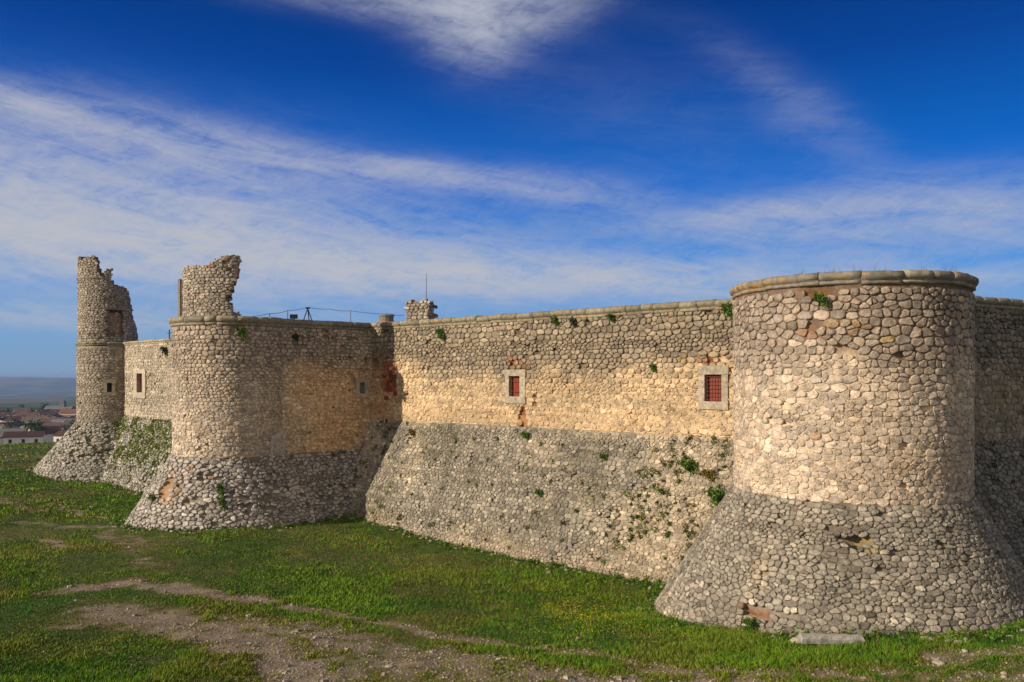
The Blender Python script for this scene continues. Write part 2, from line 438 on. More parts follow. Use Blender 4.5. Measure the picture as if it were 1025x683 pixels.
def cornice(path, scale, seed, lich=None, base=(.25, .225, .175)):
    """moulded string course: path(s)->(x,y,nx,ny,z), s in metres; made of separate lengths of stone with open joints"""
    prof = np.array([(-1.1, .0), (-.3, .03), (.02, .015), (.14, -.03), (.21, -.11), (.215, -.20), (.17, -.29), (.07, -.345), (.05, -.37), (.10, -.395), (.105, -.47), (.02, -.52), (-.12, -.52)])*[1, 1]
    f, L = path; rg = np.random.default_rng(seed); ss = []; seg = []; s = 0.; k = 0; sh = []
    while s < L:
        l = min(rg.uniform(.6, 1.35), L-s+.001); n = max(2, int(l/.22))
        for j in range(n+1):
            ss.append(s+l*j/n*.999+(.012 if j == 0 else 0)-(.012 if j == n else 0)); seg.append(k); sh.append(1.0)
        ss.append(s+l-.006); seg.append(k); sh.append(.80); ss.append(s+l+.002); seg.append(k+1); sh.append(.80)
        s += l; k += 1
    V = []; C = []; dz = rg.normal(0, .012, k+2); do = rg.normal(0, .012, k+2); cc = rg.uniform(.72, 1.25, k+2)
    m = len(prof)
    for s_, g, q in zip(ss, seg, sh):
        x, y, nx, ny, z = f(min(max(s_, 0), L))
        for (o, h) in prof:
            o2 = (o*q if o > 0 else o)*scale+do[g]+rg.normal(0, .008); h2 = (h if q == 1 else h*.97-.03)*scale+dz[g]+rg.normal(0, .007)
            V.append((x+nx*o2, y+ny*o2, z+h2)); c = np.array(base)*cc[g]
            if lich is not None and rg.random() < lich(s_, h): c = np.array((.42, .23, .06))*rg.uniform(.6, 1.2)
            C.append(c)
    fs = []
    for i in range(len(ss)-1):
        for j in range(m-1): fs.append((i*m+j, i*m+j+1, (i+1)*m+j+1, (i+1)*m+j))
    return (np.array(V), fs, np.array(C), 'ashlar', True)
def line_path(P, d, z):
    P = np.array(P, float); d = np.array(d, float); L = np.hypot(*d); d = d/L; n = (d[1], -d[0])
    return (lambda s: (P[0]+d[0]*s, P[1]+d[1]*s, n[0], n[1], z)), L
def arc_path(C, r, t0, t1, z):
    t0, t1 = R(t0), R(t1)
    return (lambda s: (C[0]+r*math.sin(t0+s/r), C[1]-r*math.cos(t0+s/r), math.sin(t0+s/r), -math.cos(t0+s/r), z)), r*(t1-t0)
def sbox(surf, u0, u1, v0, v1, o0, o1, col, mat='ashlar', nu=1, jit=0.):
    """box lying on a wall surface between two depths"""
    V = []
    for o in (o0, o1):
        for (a, b) in ((u0, v0), (u1, v0), (u1, v1), (u0, v1)):
            V.append(surf.map(surf.uv2dev(np.array(a), np.array(b)), o+random.uniform(-jit, jit)))
    return (np.array(V), BOXF, col, mat, False)

# ------------------------------------------------------------------ ground height
CP = np.array([(9.3, 22.7, -7.45), (5.4, 30.8, -8.75), (7.0, 25.6, -7.9), (14.6, 22.8, -7.1), (5.9, 32.7, -8.3), (.37, 37.3, -8.42), (-3.1, 40.3, -8.4), (-9.5, 46, -7.95),
               (-15.1, 41, -7.76), (-21.3, 44.1, -7.95), (-25.6, 55, -7.9), (-34.7, 64, -7.75), (-38.5, 63.6, -7.2), (-14, 18, -7.2), (0, 18, -7.25), (8, 17, -7.1),
               (18, 16, -6.8), (-40, 40, -7.3), (-60, 60, -7.2), (-30, 30, -7.4), (-45, 80, -7.2), (-70, 85, -7.2), (0, 0, -7.4), (30, 10, -6.7), (24, 22, -6.7), (-20, 5, -7.3),
               (-7.4, 27.8, -7.8), (4.6, 19.6, -7.28), (-2.3, 29.5, -8.15), (2.0, 27.5, -8.2), (0, 60, -8), (20, 50, -7), (-20, 70, -7.5), (40, 40, -6.8), (-40, 15, -7.2), (20, -5, -7.), (-20, -10, -7.3), (-80, 30, -7.2)])
def _tps(r): r = np.maximum(r, 1e-6); return r*r*np.log(r)
_n = len(CP); A_ = np.zeros((_n+3, _n+3)); A_[:_n, :_n] = _tps(np.hypot(CP[:, None, 0]-CP[None, :, 0], CP[:, None, 1]-CP[None, :, 1]))+np.eye(_n)*3.
A_[:_n, _n:] = np.c_[np.ones(_n), CP[:, :2]]; A_[_n:, :_n] = A_[:_n, _n:].T
_w = np.linalg.solve(A_, np.r_[CP[:, 2], 0, 0, 0])
def ground(x, y):
    x = np.asarray(x, float); y = np.asarray(y, float); shp = x.shape; xf = x.ravel(); yf = y.ravel(); z = np.full(xf.shape, -7.2)
    r = np.hypot(xf, yf); near = r < 130
    if near.any():
        xn, yn = xf[near], yf[near]; s = _w[_n]+_w[_n+1]*xn+_w[_n+2]*yn
        for i in range(_n): s = s+_w[i]*_tps(np.hypot(xn-CP[i, 0], yn-CP[i, 1]))
        s = np.clip(s, -9.1, -6.2); wgt = sst(130, 90, r[near]); z[near] = s*wgt-7.2*(1-wgt)
    z = z+(fbm(xf*.35, yf*.35, 3, 4)-.5)*.28*sst(140, 100, r)+(fbm(xf*1.6, yf*1.6, 5, 3)-.5)*.10*sst(120, 60, r)
    fall = sst(92, 260, r); z = z*(1-fall)-27*fall
    z = z-sst(260, 900, r)*7-sst(900, 2600, r)*26-sst(2600, 5200, r)*45
    hill = sst(1300, 2200, r)*sst(3600, 2600, r)*60*np.clip(fbm(xf/700, yf/420, 21, 4)-.45, 0, 1)
    rid = sst(5000, 7600, r)*(100+60*(fbm(xf/1500, yf/2600, 33, 3)-.5))+sst(4300, 7600, r)*70*(np.abs(fbm(xf/800, yf/800, 44, 4)-.5))
    z = z+hill+np.minimum(rid, 127)
    return z.reshape(shp)
def gpt(px, py, up=0.):
    """ground point seen at a picture position"""
    tx, k = (px-CX)/F, (py-HY)/F; Y = 7.6/k
    for _ in range(30):
        z = float(ground(np.array([tx*Y]), np.array([Y]))[0]); Y += (-z/k-Y)*.5
    return tx*Y, Y, float(ground(np.array([tx*Y]), np.array([Y]))[0])+up

# dirt and thin-grass strokes worn into the meadow: (px points), half width in metres, strength
def stroke(pts, wd, amp): return [gpt(*p)[:2] for p in pts], wd, amp
DIRT = [stroke([(70, 592), (130, 583), (185, 592), (262, 602)], .6, .85), stroke([(285, 607), (380, 622), (480, 640), (640, 664), (780, 678)], .34, .62),
        stroke([(105, 612), (170, 622), (240, 640), (290, 665), (320, 690), (340, 720)], 1.0, .88), stroke([(200, 625), (330, 640), (450, 665), (520, 690)], 1.3, .62),
        stroke([(52, 503), (66, 509), (84, 516), (106, 519)], .22, .9), stroke([(20, 522), (60, 528), (105, 527), (152, 545)], .45, .45), stroke([(100, 535), (130, 545), (150, 565)], .35, .5),
        stroke([(40, 540), (62, 548)], .35, .6), stroke([(0, 500), (35, 512)], .6, .45), stroke([(0, 462), (40, 458), (80, 455)], .8, .4),
        stroke([(940, 660), (1000, 655), (1080, 650)], .45, .5), stroke([(820, 676), (930, 678), (1060, 672)], .5, .45), stroke([(560, 678), (700, 690), (900, 700)], .8, .7),
        stroke([(350, 655), (600, 690), (800, 720)], 1.2, .55), stroke([(-60, 560), (0, 600)], .6, .3), stroke([(60, 630), (90, 625)], .4, .5)]
def dirt(x, y):
    x = np.asarray(x, float); y = np.asarray(y, float); m = np.zeros(x.shape)
    wx = (fbm(x*.9, y*.9, 71, 4)-.5)*1.3; wy = (fbm(x*.9, y*.9, 72, 4)-.5)*1.3
    xx, yy = x+wx, y+wy
    for pts, wd, amp in DIRT:
        dmin = np.full(x.shape, 1e9)
        for (ax, ay), (bx, by) in zip(pts[:-1], pts[1:]):
            dx, dy = bx-ax, by-ay; t = np.clip(((xx-ax)*dx+(yy-ay)*dy)/(dx*dx+dy*dy), 0, 1)
            dmin = np.minimum(dmin, np.hypot(xx-ax-dx*t, yy-ay-dy*t))
        m = np.maximum(m, amp*np.exp(-(dmin/(wd*1.15))**2))
    return m+(fbm(x*2.4, y*2.4, 81, 3)-.5)*1.1*np.clip(m*2.5, .10, 1)+(fbm(x*7, y*7, 82, 2)-.5)*.35*np.clip(m*2.5, .05, 1)

def axis(a, b, step, far, grow=1.16):
    c = list(np.arange(a, b+step, step)); s = step; v = c[-1]
    while v < far: s = min(s*grow, far*.022+s*.0+1 if s > far*.022 else s*grow); v += s; c.append(v)
    s = step; v = c[0]; pre = []
    while v > -far: s = min(s*grow, far*.03); v -= s; pre.append(v)
    return np.array(pre[::-1]+c)
ax = axis(-62, 32, .22, 9500); ay = axis(12, 92, .22, 9500)
def refine(a, lo, hi, st):
    o = [a[0]]
    for v_ in a[1:]:
        k = int((v_-o[-1])/st) if lo < v_ < hi else 0
        if k > 1: o += list(np.linspace(o[-1], v_, k+1)[1:])
        else: o.append(v_)
    return np.array(o)
ax = refine(ax, -6500, -100, 45.); ay = refine(ay, 200, 9000, 40.)
GX, GY = np.meshgrid(ax, ay); GZ = ground(GX, GY); GD = dirt(GX, GY); gr = np.hypot(GX, GY)
gc = np.zeros(GX.shape+(3,))
patch = fbm(GX*.25, GY*.25, 91, 3)
soil = np.array((.065, .095, .012)); soil2 = np.array((.13, .115, .035)); dr = np.array((.27, .21, .145))
gmix = sst(.4, .6, patch)[..., None]
gc = soil*(1-gmix)+soil2*gmix
dm = sst(.18, .75, GD)[..., None]; gc = gc*(1-dm)+dr*dm*(.8+.4*fbm(GX*3, GY*3, 92, 2)[..., None])
vill = sst(230, 300, gr)[..., None]; vc = np.array((.10, .085, .06))+.02*vnoise(GX/30, GY/30, 95)[..., None]
gc = gc*(1-vill)+vc*vill
fn = vnoise(GX/260+GY/900, GY/170, 97); fc = np.where(fn[..., None] < .42, np.array((.045, .12, .015)), np.where(fn[..., None] < .7, np.array((.03, .05, .02)), np.array((.16, .12, .07))))
fw = sst(700, 860, gr)[..., None]; gc = gc*(1-fw)+fc*fw
hn = fbm(GX/190, GY/420, 98, 5)[..., None]; hc = np.array((.025, .04, .03))*(1-sst(.42, .58, hn))+np.array((.15, .125, .10))*sst(.42, .58, hn)
hw = sst(1300, 1800, gr)[..., None]; gc = gc*(1-hw)+hc*hw
I = np.arange(GX.size).reshape(GX.shape)
q = np.stack([I[:-1, :-1], I[:-1, 1:], I[1:, 1:], I[1:, :-1]], -1).reshape(-1, 4)
g = mesh_obj('ground', [(np.stack([GX, GY, GZ], -1).reshape(-1, 3), q, gc.reshape(-1, 3), 'ground', True)]); g['kind'] = 'structure'

# ------------------------------------------------------------------ castle plan
C1 = (11.92, 28.4); R1 = 3.88; ZJ1 = -3.9; ZT = 3.3
C2 = (-16., 46.); R2 = 3.26; ZJ2 = -4.3
C3 = (-33.1, 66.); R3 = 2.5; ZJ3 = -3.6
KM = (-8.48, 48.4)                       # inner corner between the flank and the long wall
MD = (.759, -.651); ML = 25.5            # long wall runs from KM towards the near tower
FP = (-15.2, 43.15); FD = (.787, .617)   # flank beside the middle tower
W3P = (-33.5, 66.55); W3D = (.71, -.70); ZW3 = 2.85
RWP = (11.97, 28.4); RWD = (.868, .496)

def pal(a, b, c, var=.16, mort=(.30, .21, .13), top=None, split=None, mort2=None, seed=0):
    """stone palette a..c mixed at random; 'top' tints what lies above 'split' (weathered band)"""
    a, b, c = map(np.array, (a, b, c))
    def f(u, v, rg):
        n = len(u); r = rg.random((n, 1)); k = rg.normal(1, var, (n, 1)).clip(.5, 1.6)
        col = np.where(r < .45, a, np.where(r < .8, b, c))*k
        m = np.tile(np.array(mort), (n, 1))
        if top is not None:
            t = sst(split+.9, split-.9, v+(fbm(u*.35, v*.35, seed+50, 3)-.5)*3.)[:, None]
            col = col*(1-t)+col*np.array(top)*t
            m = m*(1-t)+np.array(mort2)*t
        big = (.8+.4*fbm(u*.22, v*.3, seed+60, 3))[:, None]
        return col*big, m*big*rg.uniform(.85, 1.15, (n, 1))
    return f

def leafclump(P, nrm, rad, n, col=(.06, .11, .02), leaf=.05, droop=.3, seed=0):
    rg = np.random.default_rng(seed); nrm = np.array(nrm, float); nrm /= np.linalg.norm(nrm)
    d = rg.normal(0, 1, (n, 3)); d /= np.linalg.norm(d, axis=1)[:, None]
    rr = rg.random((n, 1))**.5*rad; lump = 1+.35*np.sin(d[:, :1]*5+seed)+.3*np.cos(d[:, 2:]*4+seed)
    c = np.array(P)+d*rr*lump*np.array((1, 1, 1.1))+nrm*rad*.35; c[:, 2] -= droop*rad*rg.random(n)
    t = rg.normal(0, 1, (n, 3)); t /= np.linalg.norm(t, axis=1)[:, None]; s = np.cross(t, rg.normal(0, 1, (n, 3))); s /= np.linalg.norm(s, axis=1)[:, None]
    L = leaf*rg.uniform(.6, 1.5, (n, 1)); w = L*.35
    V = np.stack([c-t*L, c+s*w, c+t*L, c-s*w], 1).reshape(-1, 3)
    k = rg.uniform(.55, 1.5, (n, 1))*np.where(rg.random((n, 1)) < .15, 1.5, 1); C = np.repeat(np.array(col)*k, 4, 0)
    return (V, np.arange(4*n).reshape(-1, 4), C, 'leaf', False)

WARM = ((.54, .43, .30), (.46, .37, .26), (.39, .325, .245))
GREY = ((.32, .275, .205), (.26, .225, .17), (.37, .31, .225))
BRICK = (.27, .09, .045); ORANGE = (.38, .20, .10)

def window(root, surf, fr, op, kind, name='window', depth=.22, proud=.045, fcol=(.40, .34, .26)):
    """stone surround (lintel, two jambs, sill) with what fills it as sub-parts; fr and op: u0,u1,v0,v1"""
    a, b, c, d = fr; e, f_, g_, h_ = op; k = lambda: np.array(fcol)*random.uniform(.85, 1.12)
    bl = [sbox(surf, a-.02, b+.03, c, g_, -depth-.1, proud+.015, k()), sbox(surf, a, b+.02, h_, d, -depth-.1, proud+.02, k()),
          sbox(surf, a, e, g_, h_, -depth-.1, proud, k()), sbox(surf, f_, b, g_, h_, -depth-.1, proud, k())]
    w = mesh_obj(name, bl, root); s = sub(w, root)
    if kind in ('grid', 'bars'):
        mesh_obj('shutter', [sbox(surf, e-.02, f_+.02, g_-.02, h_+.02, -depth-.06, -depth+.01, (.27, .045, .028), 'wood')], s)
        bl = []; n = 6 if kind == 'grid' else 5
        for i in range(n):
            u = e+(f_-e)*(i+.5)/n; bl.append(sbox(surf, u-.010, u+.010, g_, h_, -.10, -.08, (.10, .04, .03), 'metal'))
        for i in range(7 if kind == 'grid' else 2):
            v = g_+(h_-g_)*(i+.5)/(7 if kind == 'grid' else 2); bl.append(sbox(surf, e, f_, v-.009, v+.009, -.065, -.04, (.10, .04, .03), 'metal'))
        mesh_obj('grille', bl, s)
        if kind == 'grid':
            bl = []
            for i in range(3):
                u = e+(f_-e)*(.45+i*.18); bl.append(sbox(surf, u-.03, u+.03, g_, h_, -depth+.012, -depth+.02, (.27, .07, .045), 'wood'))
            mesh_obj('slat', bl, s)
    elif kind == 'dark':
        mesh_obj('shutter', [sbox(surf, e-.02, f_+.02, g_-.02, h_+.02, -depth-.06, -depth+.01, (.03, .028, .026), 'wood')], s)
    else:
        mesh_obj('infill', [sbox(surf, e-.02, f_+.02, g_-.02, h_+.02, -depth-.06, -.12, (.17, .15, .13), 'ashlar')], s)
    return w
def rect(surf, x0, y0, x1, y1):
    u0, v0 = surf.at(x0, (y0+y1)/2)[0], surf.at((x0+x1)/2, y0)[1]; u1, v1 = surf.at(x1, (y0+y1)/2)[0], surf.at((x0+x1)/2, y1)[1]
    return u0, u1, v0, v1

def backing(P, d, L, th, zt, zb):
    """inner face and top of a wall, so that it is solid behind its masonry"""
    P = np.array(P); d = np.array(d)/np.hypot(*d); n = np.array((d[1], -d[0])); Q = P+d*L
    p = [P-n*.15, Q-n*.15, Q-n*th, P-n*th]; V = [(a[0], a[1], zb) for a in p]+[(a[0], a[1], zt) for a in p]
    return (np.array(V), [(4, 5, 6, 7), (2, 3, 7, 6), (0, 3, 7, 4), (1, 2, 6, 5)], (.3, .25, .18), 'mortar', False)

# ---- long wall
mw = Plane(KM, MD, 0, ZT-.12, ML, ZT-.12+2.5); mb = Plane(KM, MD, .45, -2.5, ML, 6.7)
root = thing('curtain_wall', (0, 38, -8.4), 'long sunlit rubble wall with two red windows between the middle and near towers', 'castle wall')
fr1, op1 = rect(mw, 506, 370, 526, 404), rect(mw, 509.8, 376.5, 520.5, 397)
fr2, op2 = rect(mw, 699.5, 366, 729, 410), rect(mw, 705.5, 375, 722.5, 402)
nic = rect(mw, 386, 362, 397, 401)
pt = lambda s, x, y: s.at(x, y)
def P_(s, x, y, r1, r2, c, pr=1.):
    u, v = s.at(x, y); return ((u*s.R0 if isinstance(s, Round) else u), v, r1, r2, c, pr)
pm = [P_(mw, 514, 362, .55, .3, (.36, .13, .045), .7), P_(mw, 525, 366, .3, .2, BRICK, .7), P_(mw, 521, 412, .28, .5, (.34, .13, .06), .8), P_(mw, 525, 424, .34, .4, (.5, .26, .12), 1.), P_(mw, 708, 362, .35, .22, BRICK, .7),
      P_(mw, 684, 362, .3, .2, (.42, .30, .12), .9), P_(mw, 388, 380, .7, 1.1, (.30, .075, .035), .75), P_(mw, 536, 402, .15, .3, (.16, .07, .04), 1.), P_(mw, 731, 378, .12, .3, BRICK, .9)]
om = [(*mw.at(536, 401), .17, .42), (*mw.at(522, 414), .17, .42), (*mw.at(524, 426), .15, .3), (*mw.at(710, 363), .22, .10), (*mw.at(513, 364), .22, .10), (*mw.at(378, 368), .3, .5), (*mw.at(430, 342), .2, .1)]
fillm = lambda u, v: sst(2.3, 4.2, v+(fbm(u*.3, v*.5, 4, 3)-.5)*2.2)*.9
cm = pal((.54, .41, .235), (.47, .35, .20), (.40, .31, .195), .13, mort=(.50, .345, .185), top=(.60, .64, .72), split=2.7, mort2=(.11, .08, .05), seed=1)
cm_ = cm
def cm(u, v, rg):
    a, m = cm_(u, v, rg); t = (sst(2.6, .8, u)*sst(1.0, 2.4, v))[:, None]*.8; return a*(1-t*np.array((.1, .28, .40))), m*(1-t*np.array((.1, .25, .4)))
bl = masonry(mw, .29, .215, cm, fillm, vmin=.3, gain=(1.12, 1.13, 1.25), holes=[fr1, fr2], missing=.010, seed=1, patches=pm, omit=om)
bl.append(backing(KM, MD, ML, 1.6, ZT-.2, -9))
mesh_obj('wall', bl, root)
fillb = lambda u, v: .45+.3*(fbm(u*.4, v*.4, 8, 3)-.5)+0*v
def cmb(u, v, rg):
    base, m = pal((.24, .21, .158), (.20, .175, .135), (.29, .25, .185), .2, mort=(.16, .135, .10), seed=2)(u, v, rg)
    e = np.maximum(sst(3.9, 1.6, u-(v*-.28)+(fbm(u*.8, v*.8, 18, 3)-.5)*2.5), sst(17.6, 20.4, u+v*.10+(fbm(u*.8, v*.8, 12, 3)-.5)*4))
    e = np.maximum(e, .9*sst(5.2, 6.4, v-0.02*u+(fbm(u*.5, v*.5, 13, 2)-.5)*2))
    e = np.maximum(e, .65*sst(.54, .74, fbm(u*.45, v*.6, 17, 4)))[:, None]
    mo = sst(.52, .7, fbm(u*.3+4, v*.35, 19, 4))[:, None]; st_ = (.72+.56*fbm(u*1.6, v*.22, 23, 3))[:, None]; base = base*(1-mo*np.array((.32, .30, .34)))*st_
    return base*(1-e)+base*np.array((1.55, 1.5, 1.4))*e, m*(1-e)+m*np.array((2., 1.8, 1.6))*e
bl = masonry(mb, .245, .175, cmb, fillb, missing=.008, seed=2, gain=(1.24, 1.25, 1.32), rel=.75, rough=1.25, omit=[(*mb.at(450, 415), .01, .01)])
mesh_obj('sloping_base', bl, root)
mesh_obj('cornice', [cornice(line_path(KM, np.array(MD)*24.2, ZT-.02), .85, 3, base=(.26, .23, .165), lich=lambda s, h: .05)], root)
window(root, mw, fr1, op1, 'bars'); w2 = window(root, mw, fr2, op2, 'grid')
# bricked-up arched doorway in the shaded corner
a, b, c, d = nic; bl = []
for i in range(9):
    for j in range(3):
        if (i, j) in ((0, 0), (0, 2), (2, 0), (2, 2), (3, 0), (7, 1), (8, 1), (8, 2)) or random.random() < .12: continue
        vv = c+(d-c)*i/9; uu = a+(b-a)*(j+(.5 if i % 2 else 0)*.4)/3
        bl.append(sbox(mw, uu, uu+(b-a)/3-.03, vv, vv+(d-c)/9-.03, .0, .085+random.uniform(-.02, .02), np.array((.30, .065, .035))*random.uniform(.5, 1.3), 'ashlar'))
mesh_obj('brick_infill', bl, root)
bl = []
for i in range(9):
    t = math.pi*(.08+.42*i/8); um_, vm = (a+b)/2-.15, c+.35
    uu, vv = um_-math.cos(t)*.75, vm-math.sin(t)*.75
    bl.append(sbox(mw, uu-.11, uu+.11, vv-.12, vv+.12, -.05, .10+random.uniform(-.02, .02), np.array((.30, .19, .11))*random.uniform(.7, 1.1)))
mesh_obj('arch', bl, root)
root1 = root

# ---- near tower
root = thing('round_tower', (C1[0], C1[1], -8.4), 'broad round corner tower with flared stone base nearest the camera at right', 'tower')
t1 = Round(C1, R1, 0, ZT-.2, -138, 128, ZT-.2-ZJ1); b1 = Round(C1, R1, .615, ZJ1, -138, 128, 5.6)
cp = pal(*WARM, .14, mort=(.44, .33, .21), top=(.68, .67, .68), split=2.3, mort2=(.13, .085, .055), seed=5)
fill1 = lambda u, v: .20+.66*sst(.8, 4.2, v+(fbm(u*.3, v*.4, 14, 3)-.5)*2.6)
p1 = [P_(t1, 815, 295, .5, .18, (.25, .13, .05), .9), P_(t1, 850, 299, .3, .15, (.30, .15, .06), .8), P_(t1, 838, 322, .3, .2, (.38, .24, .10), .7), P_(t1, 895, 338, .3, .2, (.50, .36, .12), .9), P_(t1, 810, 335, .35, .3, (.42, .2, .1), .5),
      P_(t1, 925, 335, .3, .3, (.40, .22, .10), .5), P_(t1, 858, 327, .3, .2, (.4, .25, .1), .8), P_(t1, 818, 437, .25, .15, (.42, .22, .12), .8), P_(t1, 905, 470, .4, .3, (.40, .26, .15), .5), P_(t1, 790, 315, .3, .2, (.42, .28, .12), .4)]
o1 = [(t1.at(820, 291)[0]*R1, t1.at(820, 291)[1], .45, .12), (t1.at(850, 350)[0]*R1, t1.at(850, 350)[1], .3, .10)]
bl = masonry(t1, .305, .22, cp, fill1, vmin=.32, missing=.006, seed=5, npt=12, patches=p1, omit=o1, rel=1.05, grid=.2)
mesh_obj('shaft', bl, root)
cb1 = pal((.25, .222, .17), (.205, .18, .14), (.295, .255, .19), .2, mort=(.13, .105, .078), seed=6)
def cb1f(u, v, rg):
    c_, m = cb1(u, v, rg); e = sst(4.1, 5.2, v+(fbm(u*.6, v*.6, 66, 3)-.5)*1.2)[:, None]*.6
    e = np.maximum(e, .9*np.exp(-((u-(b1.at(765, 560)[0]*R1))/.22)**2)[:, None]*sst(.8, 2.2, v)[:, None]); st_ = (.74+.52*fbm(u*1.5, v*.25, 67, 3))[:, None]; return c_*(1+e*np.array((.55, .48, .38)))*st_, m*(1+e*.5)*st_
pb = [P_(b1, 866, 538, .3, .16, (.35, .26, .12), .7), P_(b1, 876, 553, .25, .14, (.45, .34, .14), .9), P_(b1, 757, 575, .25, .5, (.44, .34, .23), .5), P_(b1, 755, 610, .3, .15, (.30, .14, .08), .9)]
ob = [(b1.at(838, 530)[0]*R1, b1.at(838, 530)[1], .18, .14), (b1.at(857, 541)[0]*R1, b1.at(857, 541)[1], .40, .14), (b1.at(760, 613)[0]*R1, b1.at(760, 613)[1], .32, .2), (b1.at(762, 580)[0]*R1, b1.at(762, 580)[1], .08, .3), (b1.at(905, 612)[0]*R1, b1.at(905, 612)[1], .12, .1), (b1.at(790, 615)[0]*R1, b1.at(790, 615)[1], .12, .1)]
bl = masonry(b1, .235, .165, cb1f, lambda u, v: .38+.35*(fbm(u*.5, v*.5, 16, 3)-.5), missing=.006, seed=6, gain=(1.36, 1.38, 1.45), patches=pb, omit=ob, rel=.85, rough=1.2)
mesh_obj('flared_base', bl, root)
mesh_obj('cornice', [cornice(arc_path(C1, R1, -138, 128, ZT), .78, 7, lich=lambda s, h: .4*math.exp(-((s-3.9)/1.2)**2)+.03, base=(.25, .225, .18))], root)
V = [(C1[0], C1[1], ZT-.05)]+[(C1[0]+(R1-.3)*math.sin(R(a_)), C1[1]-(R1-.3)*math.cos(R(a_)), ZT-.06) for a_ in range(0, 360, 8)]
mesh_obj('roof_terrace', [(np.array(V), [(0, i+1, (i+1) % 45+1) for i in range(45)], (.25, .21, .14), 'ground', False)], root)

# ---- wall right of the near tower
root = thing('curtain_wall', (20, 33, -7), 'shaded castle wall running back from the right side of the near tower', 'castle wall')
rw = Plane(RWP, RWD, 0, ZT-.12, 24, ZT-.12+2.6); rb = Plane(RWP, RWD, .55, -2.6, 24, 6.)
cs_ = pal((.40, .325, .225), (.33, .27, .19), (.28, .24, .18), .15, mort=(.30, .22, .13), top=(.7, .72, .75), split=2.3, mort2=(.14, .10, .07), seed=9)
bl = masonry(rw, .34, .25, cs_, fillm, vmin=.3, gain=(.85, .9, 1.), missing=.012, seed=9, grid=.25); bl.append(backing(RWP, RWD, 24, 1.6, ZT-.2, -9))
mesh_obj('wall', bl, root)
mesh_obj('sloping_base', masonry(rb, .32, .22, pal((.26, .23, .17), (.2, .18, .14), (.3, .26, .19), .17, mort=(.14, .11, .08), seed=10), lambda u, v: .2+0*u, missing=.02, seed=10, gain=(.85, .92, 1.05), grid=.25, rough=1.4), root)
mesh_obj('cornice', [cornice(line_path(RWP, np.array(RWD)*24, ZT-.02), .85, 11)], root)
rootR = root

# ---- middle tower and its flank wall
root = thing('round_tower', (C2[0], C2[1], -8), 'round middle tower with a broken curved wall standing on its top', 'tower')
root2 = root
t2 = Round(C2, R2, 0, ZT-.15, -150, 110, ZT-.15-ZJ2); b2 = Round(C2, R2, .64, ZJ2, -150, 110, 4.6)
cp2 = pal((.48, .395, .28), (.40, .325, .235), (.33, .285, .22), .14, mort=(.40, .30, .19), top=(.84, .82, .82), split=2.6, mort2=(.2, .145, .09), seed=20)
bl = masonry(t2, .26, .20, cp2, vmin=.32, fillf= lambda u, v: .12+.5*sst(1.5, 6, v+(fbm(u*.3, v*.4, 24, 3)-.5)*2), missing=.006, seed=20, patches=[P_(t2, 230, 392, .4, .3, (.42, .3, .16), .5)], omit=[(t2.at(187, 434)[0]*R2, t2.at(187, 434)[1], .12, .25)])
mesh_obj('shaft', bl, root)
pk = [P_(b2, 168, 487, .8, 1.1, (.44, .27, .16), .4), P_(b2, 172, 497, .6, .5, (.46, .31, .19), .7), P_(b2, 208, 478, .3, .2, (.3, .12, .06), .6), P_(b2, 190, 470, .4, .2, (.4, .25, .14), .4)]
bl = masonry(b2, .32, .22, pal((.42, .375, .30), (.35, .31, .25), (.29, .26, .21), .16, mort=(.17, .14, .095), seed=21), lambda u, v: .05+0*u, missing=.02, seed=21, patches=pk, rough=1.5, rel=1.5, gapk=1.3,
             omit=[(b2.at(166, 490)[0]*R2, b2.at(166, 490)[1], .35, .7)])
mesh_obj('flared_base', bl, root)
mesh_obj('cornice', [cornice(arc_path(C2, R2, -150, 80, ZT), .95, 22, base=(.24, .215, .165), lich=lambda s, h: .07)], root)
V = [(C2[0], C2[1], ZT-.05)]+[(C2[0]+(R2-.3)*math.sin(R(a_)), C2[1]-(R2-.3)*math.cos(R(a_)), ZT-.06) for a_ in range(0, 360, 8)]
mesh_obj('roof_terrace', [(np.array(V), [(0, i+1, (i+1) % 45+1) for i in range(45)], (.25, .21, .14), 'ground', False)], root)

def inpoly(poly):
    px_, py_ = np.array(poly).T
    def f(u, v):
        u = np.asarray(u, float); v = np.asarray(v, float); c = np.zeros(u.shape, bool); j = len(px_)-1
        for i in range(len(px_)):
            c ^= ((py_[i] > v) != (py_[j] > v)) & (u < (px_[j]-px_[i])*(v-py_[i])/(py_[j]-py_[i]+1e-12)+px_[i]); j = i
        return c
    return f
# broken shell on the middle tower
r2 = Round(C2, 2.7, 0, 7.4, -150, 60, 4.15)
out = [(187, 267), (195, 266.5), (207, 265), (215, 261), (222, 257.5), (232, 255.5), (242, 258), (240, 263), (238, 268), (240, 274), (237, 282), (232, 292), (228, 300), (232, 305), (234, 311), (241, 314), (242, 321)]
poly = [r2.at(x, y) for x, y in out]; vl = poly[0][1]
poly = [(R(-128), 4.3), (R(-128), 1.75), (R(-92), 1.75), (R(-90), vl+.35), (R(-75), vl+.1)]+poly+[(poly[-1][0], 4.3)]
k2 = inpoly(poly)
cr = pal((.33, .28, .21), (.28, .24, .18), (.38, .32, .23), .16, mort=(.19, .15, .10), seed=23)
bl = masonry(r2, .26, .19, cr, lambda u, v: .25+0*u, missing=.01, seed=23, keep=k2, grid=.12,
             patches=[P_(r2, 210, 266, .35, .14, (.42, .13, .05), .9), P_(r2, 239, 266, .2, .5, BRICK, .6), P_(r2, 236, 308, .3, .4, BRICK, .5)])
bl = bl[:1]+[slab(r2, .85, k2, .16, (.26, .15, .09), 24)]
ri = Round(C2, 1.85, 0, 7.4, -150, 60, 4.15)
